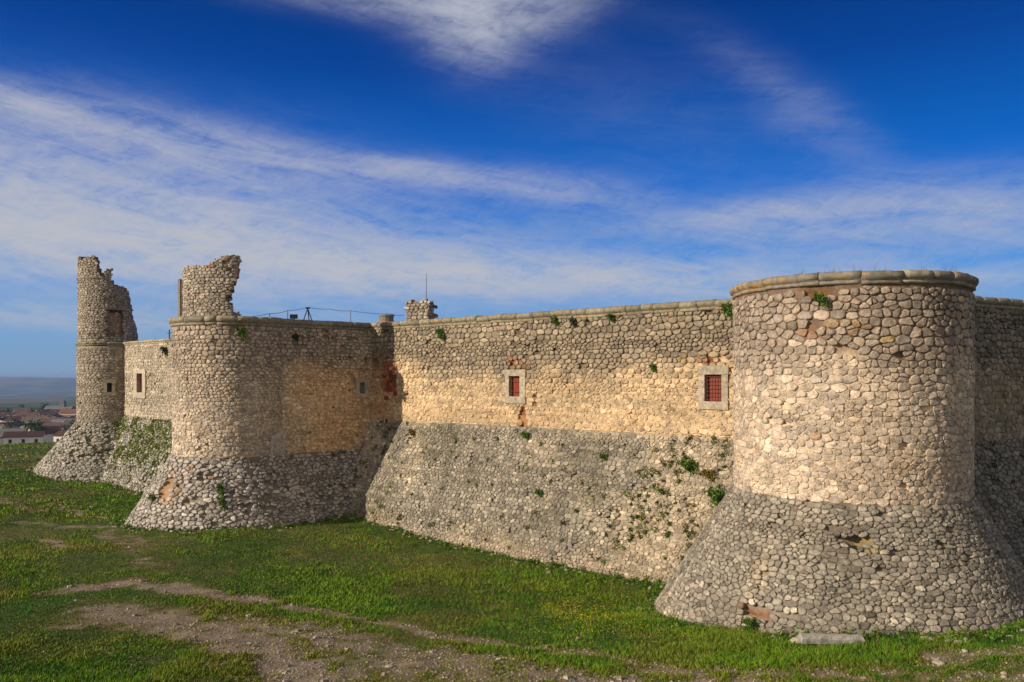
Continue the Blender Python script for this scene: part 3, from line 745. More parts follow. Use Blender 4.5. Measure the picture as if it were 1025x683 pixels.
bl += masonry(ri, .30, .22, cr, lambda u, v: .3+0*u, missing=.0, seed=25, keep=k2, inside=True)[:1]
mesh_obj('ruined_upper_wall', bl, root)
V = np.array([(x, y, z) for z in (ZT-.1, 5.72) for x, y in ((-19.40, 46.4), (-19.26, 46.35), (-19.24, 46.6), (-19.38, 46.65))]); V2 = V.copy(); V2[[1, 2, 5, 6], 0] += .09; V2[[0, 3, 4, 7], 0] = V[[1, 2, 5, 6], 0]+.002; V2[4:, 2] -= .1
mesh_obj('broken_pier', [(V, BOXF, (.24, .23, .22), 'ashlar', False), (V2, BOXF, (.24, .14, .09), 'mortar', False)], root)

root = thing('curtain_wall', (-11, 45, -8), 'shaded warm-coloured wall between the middle tower and the corner with a small blocked window', 'castle wall')
rootF = root
Lf = math.hypot(KM[0]-FP[0], KM[1]-FP[1])+.6
fw_ = Plane(FP, FD, 0, ZT-.12, Lf, ZT-.12-ZJ2); fb = Plane(FP, FD, .40, ZJ2, Lf+1., 4.4)
frf, opf = rect(fw_, 356, 378, 369.5, 398), rect(fw_, 359.5, 383, 365, 394)
cf_ = pal((.50, .35, .20), (.42, .29, .165), (.34, .26, .17), .14, mort=(.34, .215, .11), top=(.68, .78, .95), split=2.0, mort2=(.16, .12, .08), seed=30)
def cf(u, v, rg):
    a, m = cf_(u, v, rg); b, m2 = pal((.44, .365, .26), (.37, .30, .22), (.31, .27, .21), .14, mort=(.30, .22, .14), top=(.72, .76, .85), split=2.3, mort2=(.16, .12, .08), seed=30)(u, v, rg)
    t = .8*sst(2.2, 5.6, u+(fbm(u*.6, v*.6, 35, 3)-.5)*3)[:, None]*sst(1.2, 3.4, v)[:, None]; return a*t+b*(1-t), m*t+m2*(1-t)
bl = masonry(fw_, .27, .20, cf, vmin=.3, gain=(1.5, 1.45, 1.45), fillf=lambda u, v: .15+.6*sst(1.5, 4.5, v+(fbm(u*.4, v*.5, 34, 3)-.5)*2), holes=[frf], missing=.016, seed=30,
             omit=[(*fw_.at(354, 384), .12, .5), (*fw_.at(363, 371), .5, .14), (*fw_.at(368, 362), .14, .3), (*fw_.at(345, 352), .2, .14)])
bl.append(backing(FP, FD, Lf, 1.6, ZT-.2, -9))
mesh_obj('wall', bl, root)
mesh_obj('sloping_base', masonry(fb, .32, .22, pal((.36, .32, .26), (.3, .27, .22), (.25, .23, .18), .16, mort=(.15, .12, .08), seed=31), lambda u, v: .1+0*u, missing=.03, seed=31, rough=1.4, rel=1.3), root)
mesh_obj('cornice', [cornice(line_path(FP, np.array(FD)*Lf, ZT-.01), .9, 32, base=(.21, .19, .155))], root)
window(root, fw_, frf, opf, 'stone', fcol=(.40, .33, .25), proud=.08)
# arched stone plaque low on the flank
a, b, c, d = rect(t2, 270.5, 437, 286.5, 456.5); a *= 1.; fwk = R2
V = []; um_ = (a+b)/2; hw_ = (b-a)/2; pts = [(a, d), (b, d), (b, c+.1)]+[(um_+hw_*math.cos(t), c+.1-.32*math.sin(t)) for t in np.linspace(.3, math.pi-.3, 7)]+[(a, c+.1)]
for o in (-.05, .13):
    for p in pts: V.append(t2.map(t2.uv2dev(np.array(p[0]), np.array(p[1])), o))
n_ = len(pts); fs = [tuple(range(n_)), tuple(range(n_, 2*n_))]+[(i, (i+1) % n_, n_+(i+1) % n_, n_+i) for i in range(n_)]
mesh_obj('arched_plaque', [(np.array(V), fs, (.50, .47, .43), 'ashlar', False), sbox(t2, a+.03, b-.03, c+.12, d-.08, 0.13, .15, (.40, .38, .35))], root2)

# ---- far wall
root = thing('curtain_wall', (-27, 60, -8), 'low sunlit wall with one tall window and a grass-grown sloping base, between far and middle towers', 'castle wall')
root3w = root
w3 = Plane(W3P, W3D, 0, ZW3-.1, 22, ZW3-.1+3.1); w3b = Plane(W3P, W3D, .55, -3.1, 22, 5.6)
fr3, op3 = rect(w3, 134.5, 370, 146.5, 398.5), rect(w3, 138, 374, 143.5, 393)
bl = masonry(w3, .29, .21, pal((.46, .385, .27), (.38, .32, .23), (.32, .28, .21), .14, mort=(.36, .28, .18), seed=40), lambda u, v: .45+0*u, vmin=.2, holes=[fr3], missing=.012, seed=40, npt=8, grid=.25)
bl.append(backing(W3P, W3D, 22, 1.6, ZW3-.15, -9))
mesh_obj('wall', bl, root)
mesh_obj('sloping_base', masonry(w3b, .30, .21, pal((.40, .36, .28), (.33, .30, .24), (.27, .25, .19), .16, mort=(.14, .13, .07), seed=41), lambda u, v: .2+0*u, missing=.06, seed=41, npt=8, grid=.25, rough=1.6, rel=1.4), root)
mesh_obj('coping', [cornice(line_path(W3P, np.array(W3D)*22, ZW3), .6, 42, base=(.36, .31, .22))], root)
window(root, w3, fr3, op3, 'bars', proud=.1, fcol=(.48, .42, .33))

# ---- far tower
root = thing('round_tower', (C3[0], C3[1], -7.5), 'tall slender ruined tower with a broken dark hollow top, furthest away at left', 'tower')
root3 = root
t3 = Round(C3, R3, 0, 2.5, -170, 100, 2.5-ZJ3); b3 = Round(C3, R3, .8, ZJ3, -170, 100, 5.2)
w3w = rect(t3, 104, 380, 115, 396); w3o = rect(t3, 107, 383.5, 112, 392.5)
c3 = pal((.36, .305, .225), (.30, .255, .19), (.26, .225, .175), .15, mort=(.26, .2, .13), seed=50)
mesh_obj('shaft', masonry(t3, .29, .21, c3, lambda u, v: .35+0*u, vmin=.1, holes=[w3w], missing=.006, seed=50, npt=8), root)
mesh_obj('flared_base', masonry(b3, .31, .22, pal((.40, .36, .28), (.33, .30, .24), (.27, .25, .19), .16, mort=(.15, .13, .08), seed=51), lambda u, v: .15+0*u, missing=.05, seed=51, npt=8, rough=1.5, rel=1.4), root)
mesh_obj('cornice', [cornice(arc_path(C3, R3, -170, 100, 2.85), .62, 52, base=(.22, .2, .15))], root)
window(root, t3, w3w, w3o, 'dark', proud=.12, fcol=(.42, .37, .29))
C3u = (-33.35, 66.)
r3 = Round(C3u, 2.2, 0, 10.0, -179.9, 179.9, 7.3)
def zv(py, depth=63.8): return 10.0-(HY-py)*depth/F
prof = [(-180, 305), (-120, 262), (-63, 258), (-11, 258.5), (0, 261), (5, 265), (9, 276), (20, 274), (24, 271), (34, 271), (36, 284), (56, 287), (66, 290), (75, 300), (85, 316), (99, 328), (118, 334), (180, 315)]
pa = np.array([R(p[0]+0) for p in prof]); pv = np.array([zv(p[1]) for p in prof])
oa, ob_ = r3.at(107, 320)[0], r3.at(124, 320)[0]
def k3(u, v):
    top = np.interp(u, pa, pv)+(vnoise(np.asarray(u)*9, np.asarray(u)*0, 5)-.5)*.5
    opn = (u > oa) & (u < ob_) & (v > zv(308)) & (v < zv(336))
    return (v > top) & ~opn
bl = masonry(r3, .27, .19, c3, lambda u, v: .3+0*u, missing=.01, seed=53, keep=k3, npt=8, grid=.14)[:1]
bl.append(slab(r3, .6, k3, .18, (.17, .12, .085), 54))
al = Round(C3u, 1.85, 0, 10.0, -179.9, 179.9, 7.3); ko = lambda u, v: (u > oa-.25) & (u < ob_+.35) & (v > zv(313)) & (v < zv(337))
bl += masonry(al, .24, .11, pal((.30, .19, .12), (.25, .15, .10), (.34, .26, .19), .2, mort=(.26, .19, .13), seed=57), lambda u, v: .5+0*u, missing=.02, seed=57, keep=ko, npt=8, grid=.1)
mesh_obj('ruined_upper_wall', bl, root)
mesh_obj('string_course', [cornice(arc_path(C3u, 2.2, -150, 20, 8.05), .45, 55, base=(.24, .21, .16))], root)
lint = sbox(r3, oa-.08, ob_+.08, zv(309.5), zv(306.5), -.3, .06, (.3, .27, .22)); mesh_obj('lintel', [lint], root)

# ---- terrace behind the walls
pd = [(13, 31), (-8.0, 49.3), (-15, 47.), (-22, 57), (-32, 67.5), (-10, 95), (45, 80), (33, 42)]
o = mesh_obj('castle_terrace', [(np.array([(x, y, 2.45) for x, y in pd]+[(x, y, 2.0) for x, y in pd]), [tuple(range(8)), tuple(range(15, 7, -1))]+[(i, (i+1) % 8, 8+(i+1) % 8, 8+i) for i in range(8)], (.25, .2, .13), 'ground', False)])
tag(o, 'earth-covered terrace inside the castle walls', 'terrace')

# ------------------------------------------------------------------ things on the parapet
def stub(name, cx, cy, wx, wy, z0, z1, label, cat, seed, col, ang=.7):
    rg = random.Random(seed); rt = thing(name, (cx, cy, z0), label, cat); bl = []
    ca, sa = math.cos(ang), math.sin(ang)
    d = np.array((ca, sa)); n = np.array((sa, -ca)); c0 = np.array((cx, cy))
    for P, dd, L in ((c0-d*wx/2+n*wy/2, d, wx), (c0+d*wx/2+n*wy/2, -n, wy), (c0+d*wx/2-n*wy/2, -d, wx), (c0-d*wx/2-n*wy/2, n, wy)):
        pl = Plane(P, dd, 0, z1, L, z1-z0)
        top = lambda u, v, s=seed: v > (vnoise(np.asarray(u)*3, np.asarray(u)*0, s))*.28
        bl += masonry(pl, .26, .19, col, lambda u, v: .1+0*u, missing=0, seed=seed+len(bl), npt=8, grid=.1, keep=top)[:1]
    V = []; P = [c0-d*wx/2+n*wy/2, c0+d*wx/2+n*wy/2, c0+d*wx/2-n*wy/2, c0-d*wx/2-n*wy/2]
    P = [c0+(p-c0)*.97 for p in P]
    V = [(p[0], p[1], z0) for p in P]+[(p[0], p[1], z1-.16-rg.random()*.1) for p in P]
    bl.append((np.array(V), BOXF, (.22, .16, .10), 'mortar', False)); mesh_obj('rubble_block', bl, rt); return rt
um_ = mw.at(409, 318)[0]; p = mw.P+mw.d*um_-mw.n*.9
rt = stub('chimney_stump', p[0], p[1], 1.45, .7, ZT-.4, ZT+1.32, 'ragged square stump of rubble masonry standing on the long wall beside the mast', 'masonry stump', 60, pal((.38, .32, .24), (.3, .25, .19), (.24, .2, .16), .2, mort=(.2, .15, .1)), ang=-.32)
v_, f_ = tube([(p[0]+.3, p[1]+.6, 2.4), (p[0]+.3, p[1]+.6, 5.0), (p[0]+.31, p[1]+.6, 6.2)], [.03, .022, .012])
m_ = mesh_obj('mast', [(v_, f_, (.12, .12, .12), 'metal', True)], loc=(p[0]+.3, p[1]+.6, 2.4)); tag(m_, 'thin upright antenna mast rising behind the masonry stump', 'antenna mast')
um_ = mw.at(378, 320)[0]; p = mw.P+mw.d*um_-mw.n*.7
bl = []
for i, (r_, z0, z1, c) in enumerate(((.55, ZT-.3, ZT+.12, (.34, .20, .12)), (.42, ZT+.12, ZT+.42, (.19, .17, .15)), (.47, ZT+.42, ZT+.5, (.25, .23, .2)))):
    v_, f_ = tube([(p[0], p[1], z0), (p[0], p[1], z1)], r_, 14); bl.append((v_, f_, c, 'ashlar', False))
o = mesh_obj('well_head', bl, loc=(p[0], p[1], ZT)); tag(o, 'low round stone drum on the parapet at the inner corner', 'stone drum')

# wire fence on the terrace behind the flank wall
def top_pt(px, py, Y): return ((px-CX)/F*Y, Y, (HY-py)/F*Y)
rt = thing('wire_fence', top_pt(320, 320, 48.5), 'thin wire fence on slim posts along the terrace edge behind the parapet', 'fence')
fp = [(243, 317, 47.), (270, 314, 47.3), (288, 311, 47.5), (308, 307.5, 47.8), (330, 309.5, 48.1), (351, 311.2, 48.5), (392, 314.5, 49.3), (404, 315.5, 49.6)]
for (x, y, Y) in (fp[1], fp[2], fp[5], fp[6]):
    a = top_pt(x, y, Y); v_, f_ = tube([(a[0], a[1], 2.45), a], .022, 5); mesh_obj('post', [(v_, f_, (.16, .15, .14), 'metal', True)], rt)
pts = []
for (a, b) in zip(fp[:-1], fp[1:]):
    A, B = np.array(top_pt(*a)), np.array(top_pt(*b))
    for t in (0, .33, .66): q_ = A+(B-A)*t; q_[2] -= .12*t*(1-t)*2; pts.append(tuple(q_))
pts.append(top_pt(*fp[-1])); v_, f_ = tube(pts, .014, 4); mesh_obj('wire', [(v_, f_, (.14, .14, .14), 'metal', True)], rt)
rt = thing('trestle', top_pt(308, 320, 47.6), 'dark A-shaped trestle standing on the terrace beside the fence', 'trestle')
ap = top_pt(308, 309, 47.6)
for dx, dy in ((-.42, 0), (.42, .1), (0, .6)):
    v_, f_ = tube([ap, (ap[0]+dx, ap[1]+dy, 2.45+.45)], .03, 5); mesh_obj('leg', [(v_, f_, (.08, .08, .08), 'metal', True)], rt)
v_, f_ = tube([(ap[0]-.12, ap[1], ap[2]+.02), (ap[0]+.14, ap[1]+.02, ap[2]+.03)], .045, 6); mesh_obj('crossbar', [(v_, f_, (.08, .08, .08), 'metal', True)], rt)
a = top_pt(294.5, 317, 46.6)
rt = thing('floodlight', (a[0], a[1], 2.5), 'small dark floodlight on the flank parapet left of the trestle', 'floodlight')
v_, f_ = tube([(a[0], a[1], 2.5), (a[0], a[1], a[2]-.02)], .03); mesh_obj('bracket', [(v_, f_, (.08, .08, .08), 'metal', True)], rt)
V = np.array([(a[0]+x*.22, a[1]+y*.12, a[2]+z*.12) for z in (-1, 1) for x, y in ((-1, -1), (1, -1), (.8, 1), (-.8, 1))]); mesh_obj('housing', [(V, BOXF, (.07, .07, .075), 'metal', False)], rt)
a = top_pt(169.5, 330, 56.); v_, f_ = tube([(a[0], a[1], 2.7), a], .05, 6); v2, f2 = tube([(a[0]-.12, a[1], a[2]-.25), (a[0]+.9, a[1]-.9, a[2]-.25)], .03, 6)
o = mesh_obj('railing', [(v_, f_, (.10, .13, .18), 'metal', True), (v2, f2, (.10, .13, .18), 'metal', True)], loc=(a[0], a[1], 2.7)); tag(o, 'short dark blue rail post on the low far wall by the middle tower', 'railing')
# broken pier end at the left of the ruined shell
pr = Round(C2, 2.9, 0, 6.0, -112, -100, 2.7)

# ------------------------------------------------------------------ fallen stone beam and loose stones
x, y, z = gpt(832, 645)
rt = thing('stone_beam', (x, y, z), 'weathered grey stone beam lying in the grass at the foot of the near tower', 'stone beam')
rg = np.random.default_rng(5); a0 = .02; V = []; n = 14
for i in range(n+1):
    t = i/n; s_ = (t-.5)*1.72
    for (oy, oz) in ((-.15, -.06), (-.17, .10), (-.13, .2), (.0, .23), (.12, .19), (.15, .06), (.14, -.06)):
        k = 1+rg.normal(0, .035)
        V.append((x+s_+rg.normal(0, .01), y+oy*k+s_*a0, z+.09+oz*k*.85-s_*.035))
fs = [tuple(range(6, -1, -1)), tuple(range(n*7, n*7+7))]+[(i*7+j, i*7+(j+1) % 7, (i+1)*7+(j+1) % 7, (i+1)*7+j) for i in range(n) for j in range(7)]
mesh_obj('beam', [(np.array(V), fs, (.36, .34, .30), 'ashlar', False)], rt)
def rock(cx, cy, cz, r, seed, col, name='loose_stone'):
    rg = np.random.default_rng(seed); V = []; nu, nv = 9, 6
    for i in range(nv+1):
        ph = math.pi*i/nv
        for j in range(nu):
            th = 2*math.pi*j/nu; k = r*(1+.22*math.sin(th*2+seed)+.18*math.cos(ph*3+seed*2)+rg.normal(0, .06))
            V.append((cx+k*math.sin(ph)*math.cos(th)*1.25, cy+k*math.sin(ph)*math.sin(th), cz+k*math.cos(ph)*.6))
    fs = [(i*nu+j, i*nu+(j+1) % nu, (i+1)*nu+(j+1) % nu, (i+1)*nu+j) for i in range(nv) for j in range(nu)]
    return np.array(V), fs, np.array(col)*rg.uniform(.8, 1.15), 'stone', True
rk = [((797, 644), .15, 'pale stone in the grass just left of the stone beam'), ((940, 665), .12, 'pale rock on bare ground below the near tower, right of centre'), ((966, 653), .08, 'small pale rock nearest the right frame edge below the tower'), ((579, 640), .07, 'small pale rock on the moat bank below the long wall'),
      ((390, 668), .08, 'small white rock in the sparse grass at bottom centre left'), ((92, 508), .1, 'pale flat rock beside the short bare track at left')]
for i, ((px, py), r_, lb) in enumerate(rk):
    x, y, z = gpt(px, py); o = mesh_obj('loose_stone', [rock(x, y, z+r_*.3, r_, i+3, (.48, .42, .33))], loc=(x, y, z)); tag(o, lb, 'rock')
# pebbles strewn on the worn ground
n = 34000; Yp = 1/rng.uniform(1/60, 1/17.5, n); Xp = Yp*rng.uniform(-.9, .8, n); dd = dirt(Xp, Yp)
kp = (dd > .33) | (rng.random(n) < .03); Xp, Yp = Xp[kp], Yp[kp]; Zp = ground(Xp, Yp); n = len(Xp); sz_ = rng.uniform(.008, .030, n)*(1+2.*(rng.random(n) < .03))
o8 = np.array([(-1, -1, -.3), (1, -1, -.3), (1, 1, -.3), (-1, 1, -.3), (-.6, -.6, .7), (.7, -.5, .6), (.5, .6, .8), (-.6, .5, .6)])
th = rng.random(n)*6.28; ro = np.stack([np.cos(th), np.sin(th)], -1)
V = o8[None]*sz_[:, None, None]*rng.uniform(.6, 1.3, (n, 8, 1)); vx = V[..., 0]*ro[:, None, 0]-V[..., 1]*ro[:, None, 1]; vy = V[..., 0]*ro[:, None, 1]+V[..., 1]*ro[:, None, 0]
V = np.stack([vx+Xp[:, None], vy+Yp[:, None], V[..., 2]+Zp[:, None]+.005], -1).reshape(-1, 3)
fb_ = (np.array(BOXF)[None]+(np.arange(n)*8)[:, None, None]).reshape(-1, 4)
C = np.repeat(np.array((.42, .36, .28))*rng.uniform(.5, 1.3, (n, 1)), 8, 0)
tag(mesh_obj('pebbles', [(V, fb_, C, 'stone', False)]), 'pale pebbles scattered over the bare trodden ground', 'pebbles', kind='stuff')

# ------------------------------------------------------------------ grass
def inside_castle(x, y):
    m = np.zeros(x.shape, bool)
    for C_, R_ in ((C1, 5.9), (C2, 4.9), (C3, 5.)): m |= np.hypot(x-C_[0], y-C_[1]) < R_
    for P, d, s0, s1, o_ in ((KM, MD, 0, 26, 2.2), (FP, FD, -1, 9, 1.6), (W3P, W3D, 0, 22, 2.2), (RWP, RWD, 0, 24, 2.)):
        d = np.array(d)/np.hypot(*d); n_ = (d[1], -d[0]); u = (x-P[0])*d[0]+(y-P[1])*d[1]; h = (x-P[0])*n_[0]+(y-P[1])*n_[1]
        m |= (u > s0) & (u < s1) & (h < o_) & (h > -6)
    return m
def blades(n, y0, y1, hmin, hmax, wd, seed, lush=None):
    rg = np.random.default_rng(seed); Y = 1/rg.uniform(1/y1, 1/y0, n); X = Y*rg.uniform(-.82, .82, n)
    # gather the blades into tufts
    k = rg.random(n) < .75; cx_ = np.round(X/.22+vnoise(X*3, Y*3, 1))*.22; X = np.where(k, X+(cx_-X)*.35, X)
    ok = ~inside_castle(X, Y); X, Y = X[ok], Y[ok]; D_ = dirt(X, Y); rr = rg.random(len(X)); ok = rr > sst(.18, .8, D_)*.985; X, Y, D_ = X[ok], Y[ok], D_[ok]; n = len(X)
    Z = ground(X, Y); L = fbm(X*.33, Y*.33, 61, 4); fine = fbm(X*1.3, Y*1.3, 62, 3)
    dm_ = (X-KM[0])*.651+(Y-KM[1])*.759           # distance in front of the long wall (negative = in front)
    moat = sst(-13.5, -9.5, dm_)*sst(-22, -14, X)
    h = rg.uniform(hmin, hmax, n)*(.45+.75*sst(.35, .62, L)+.2*moat)*(.5+fine)*(1-.6*sst(.1, .4, D_))
    a = rg.random(n)*6.283; lean = rg.uniform(.1, .9, n)*h; a2 = rg.random(n)*6.283
    w_ = wd*rg.uniform(.6, 1.4, n)*(.6+Y/40)
    b0 = np.stack([X-np.cos(a)*w_, Y-np.sin(a)*w_, Z-.01], -1); b1_ = np.stack([X+np.cos(a)*w_, Y+np.sin(a)*w_, Z-.01], -1); tp = np.stack([X+np.cos(a2)*lean*1.3, Y+np.sin(a2)*lean*1.3, Z+h], -1)
    V = np.stack([b0, b1_, tp], 1).reshape(-1, 3)
    dark = np.array((.036, .135, .004)); mid = np.array((.14, .26, .008)); yel = np.array((.24, .215, .03)); straw = np.array((.26, .19, .085))
    t = sst(.32, .66, .6*L+.4*fine)[:, None]; c = (dark*(1-t)+mid*t)
    t = (sst(.50, .66, fbm(X*.5, Y*.5, 63, 3))*.45)[:, None]*(1-.4*moat[:, None]); c = c*(1-t)+yel*t
    t = (sst(.05, .32, D_)*.55)[:, None]; c = c*(1-t)+yel*t
    s_ = rg.random(n) < .05+.25*sst(.1, .4, D_); c[s_] = straw; c *= rg.uniform(.65, 1.35, (n, 1)); 
    c *= (1-.12*moat)[:, None]
    return (V, np.arange(3*n).reshape(-1, 3), np.repeat(c, 3, 0), 'leaf', False)
tag(mesh_obj('grass', [blades(700000, 16.5, 60, .04, .11, .012, 3), blades(90000, 45, 110, .07, .17, .03, 4)]), 'uneven green meadow grass with yellowish patches below the castle walls', 'grass', kind='stuff')
# yellow wildflowers
n = 260000; rg = np.random.default_rng(9); Y = 1/rg.uniform(1/48, 1/17, n); X = Y*rg.uniform(-.75, .75, n)
fl = fbm(X*.28+3, Y*.28, 77, 3)+.25*(fbm(X*1.1, Y*1.1, 78, 3)-.5)
dm_ = (X-KM[0])*.651+(Y-KM[1])*.759; pr_ = sst(.44, .72, fl)*(.04+.96*sst(-13.5, -8, dm_)*sst(6, 1, X))*.75
ok = (rg.random(n) < pr_) & ~inside_castle(X, Y) & (dirt(X, Y) < .3); X, Y = X[ok], Y[ok]; n = len(X); Z = ground(X, Y)+rg.uniform(.07, .2, n)
s_ = rg.uniform(.008, .018, n)[:, None]; c = np.stack([X, Y, Z], -1); a = rg.normal(0, 1, (n, 3)); a /= np.linalg.norm(a, axis=1)[:, None]; b = np.cross(a, rg.normal(0, 1, (n, 3))); b /= np.linalg.norm(b, axis=1)[:, None]
V = np.stack([c-a*s_, c-b*s_, c+a*s_, c+b*s_], 1).reshape(-1, 3)
tag(mesh_obj('wildflowers', [(V, np.arange(4*n).reshape(-1, 4), np.repeat(np.array((.55, .45, .03))*rg.uniform(.6, 1.2, (n, 1)), 4, 0), 'leaf', False)]), 'tiny yellow wildflowers speckling the grass in front of the long wall', 'wildflowers', kind='stuff')

# ------------------------------------------------------------------ plants on the masonry
def surf_pt(s, px, py, off=.08):
    u, v = s.at(px, py); D = s.uv2dev(np.array(u), np.array(v)); a = s.map(D, off); b = s.map(D, off+1); return a, b-a
shr = [(t2, 242, 331, .42, 'leafy green shrub hanging under the cornice of the middle tower'), (b2, 221, 489, .36, 'upper of two green shrubs on the flared base of the middle tower'), (b2, 223, 503, .40, 'lower of two green shrubs on the flared base of the middle tower'),
       (mw, 443, 333, .40, 'green bush high on the long wall right of the masonry stump'), (mb, 720, 497, .60, 'green shrub in the angle between the long wall base and the near tower'), (mb, 691, 466, .45, 'green plant in the joints of the long wall base below the red grilled window'),
       (mb, 712, 475, .40, 'brownish green plant on the long wall base close to the near tower'), (t1, 823, 298, .28, 'green plant in the gap under the cornice of the near tower'), (mw, 731, 309, .4, 'green tuft where the long wall meets the cornice of the near tower'),
       (mw, 655, 367, .20, 'small green tuft on the long wall left of the grilled window'), (b1, 754, 626, .30, 'green weed in the broken gap at the foot of the near tower'), (w3, 167, 350, .42, 'dark bush high on the low far wall beside the middle tower'),
       (mb, 528, 436, .30, 'green weed at the top of the long wall base below the crack'), (b2, 155, 499, .35, 'green weed in the orange break of the middle tower base'), (mb, 414, 433, .3, 'ochre tuft on the left end of the long wall base'),
       (mw, 557, 320, .26, 'small tuft under the cornice above the barred window'), (mw, 575, 321, .24, 'dark tuft under the cornice right of the barred window'), (mw, 613, 317, .24, 'tuft under the cornice midway along the right half of the long wall'),
       (mb, 605, 457, .22, 'small weed near the top of the long wall base, centre right'), (mb, 541, 493, .26, 'low green weed in the middle of the long wall base'), (fw_, 295, 336, .3, 'dark tuft high on the shaded flank wall')]
for i, (s, px, py, r_, lb) in enumerate(shr):
    P, nn = surf_pt(s, px, py); c = (.075, .135, .02) if 'brown' not in lb and 'ochre' not in lb else (.16, .12, .03)
    if 'dark' in lb: c = (.03, .06, .015)
    rt = thing('wall_shrub', tuple(P), lb, 'plant'); mesh_obj('foliage', [leafclump(P, nn, r_*.55, int(150+650*r_), c, .04+.05*r_, .5, i), leafclump(P+np.array((.35, -.2, -.6))*r_, nn, r_*.38, int(60+250*r_), np.array(c)*(1.35, 1.15, .9), .035+.04*r_, .8, i+50), leafclump(P+np.array((-.5, .3, .2))*r_, nn, r_*.34, int(40+200*r_), np.array(c)*.8, .035+.04*r_, .3, i+90)], rt)
    bl = []
    for k in range(4):
        e = P+nn*r_*.5+np.array((random.uniform(-1, 1), random.uniform(-1, 1), random.uniform(-.2, 1)))*r_*.4
        v_, f_ = tube([tuple(P-nn*.1), tuple((P+e)/2+nn*.03), tuple(e)], [.012, .009, .004], 4); bl.append((v_, f_, (.09, .07, .04), 'leaf', True))
    mesh_obj('stem', bl, rt)
def weeds(surf, n, dens, name, label, seed, col=(.07, .10, .02), rad=.09, leaves=26, off=.03):
    rg = np.random.default_rng(seed); bl = []; u0, u1 = surf.urange(0)
    for i in range(n):
        u = rg.uniform(u0, u1); v = rg.uniform(0.05, surf.H); um_ = u*(surf.R0 if isinstance(surf, Round) else 1)
        if rg.random() > dens(um_, v): continue
        D = surf.uv2dev(np.array(u), np.array(v)); P = surf.map(D, off); b = surf.map(D, off+1)-P
        c = np.array(col)*rg.uniform(.5, 1.5)*(np.array((1.4, 1., .7)) if rg.random() < .3 else 1)
        bl.append(leafclump(P, b, rad*rg.uniform(.5, 1.7), leaves, c, rad*.45, .3, int(rg.integers(1e6))))
    if bl: tag(mesh_obj(name, bl), label, 'weeds', kind='stuff')
fb2 = lambda f, lo, hi, k: (lambda u, v: float(sst(lo, hi, fbm(np.array([u*f]), np.array([v*f]), k, 3))[0]))
weeds(w3b, 5200, lambda u, v: min(1., (1.3*float(sst(4.4, 1.2, v))+.16)*fb2(.6, .30, .50, 5)(u, v)*1.3), 'bank_weeds', 'green weeds and moss overgrowing the sloping base of the far wall', 70, col=(.12, .17, .02), rad=.12, leaves=22, off=.0)
weeds(b3, 1500, lambda u, v: .8*float(sst(-.5, 1.5, u))*fb2(.7, .42, .6, 6)(u, v), 'base_weeds', 'green weeds on the right side of the far tower base', 71, col=(.09, .12, .02), rad=.15, leaves=18)
weeds(mb, 1500, lambda u, v: .07+.95*float(sst(17.8, 19.6, u))*float(fb2(.9, .38, .55, 9)(u, v))+.6*float(sst(3.2, 1.5, u+v*.28))*float(fb2(.9, .42, .6, 9)(u, v)), 'joint_weeds', 'small green weeds in the joints of the long wall base', 72, col=(.085, .115, .02), rad=.12, leaves=34)
weeds(mw, 420, lambda u, v: .03+.75*float(sst(1.2, .2, v)), 'cornice_weeds', 'small dark weeds in the open joints just under the long wall cornice', 73, col=(.05, .065, .02), rad=.06, leaves=18)
weeds(fb, 330, lambda u, v: .3*fb2(.9, .4, .6, 3)(u, v)+.5*float(sst(4.5, 7, u))*float(sst(2.5, .5, v)), 'flank_base_weeds', 'dark weeds on the shaded sloping base beside the inner corner', 74, col=(.045, .07, .02), rad=.11, leaves=20)
weeds(fw_, 260, lambda u, v: .02+.75*float(sst(1.6, .2, v)), 'flank_weeds', 'dark weeds in the open joints high on the shaded flank wall', 75, col=(.04, .05, .02), rad=.09, leaves=18)
weeds(b2, 420, lambda u, v: .16*fb2(.9, .4, .6, 3)(u, v), 'tower_base_weeds', 'sparse green weeds between the stones of the middle tower base', 76, rad=.09, leaves=20)
weeds(b1, 260, lambda u, v: .10, 'near_base_weeds', 'sparse small weeds between the stones of the near tower base', 77, rad=.05, leaves=18)
weeds(rw, 300, lambda u, v: .03+.6*float(sst(1.6, .2, v)), 'right_wall_weeds', 'dark weeds under the cornice of the right-hand wall', 78, col=(.03, .04, .015), rad=.1, leaves=18)
weeds(rb, 500, lambda u, v: .7*fb2(.6, .45, .6, 3)(u, v), 'right_base_weeds', 'dark weeds over the sloping base of the right-hand wall', 79, col=(.03, .05, .015), rad=.14, leaves=20)
# dry grasses standing on the cornice of the near tower
V = []; C = []; rg = np.random.default_rng(4)
for i in range(45):
    th = R(rg.choice([-42, -30, -18, -8, 12, 26, 30])+rg.normal(0, 2)); r_ = R1+rg.uniform(-.3, .1); x, y = C1[0]+r_*math.sin(th), C1[1]-r_*math.cos(th); h = rg.uniform(.08, .38); a = rg.random()*6.28
    V += [(x-.006, y, ZT), (x+.006, y, ZT), (x+math.cos(a)*h*.4, y+math.sin(a)*h*.4, ZT+h)]; C += [(.2, .17, .09)]*3
tag(mesh_obj('dry_grass', [(np.array(V), np.arange(len(V)).reshape(-1, 3), np.array(C), 'leaf', False)]), 'thin dry grass stalks on top of the near tower cornice', 'dry grass', kind='stuff')

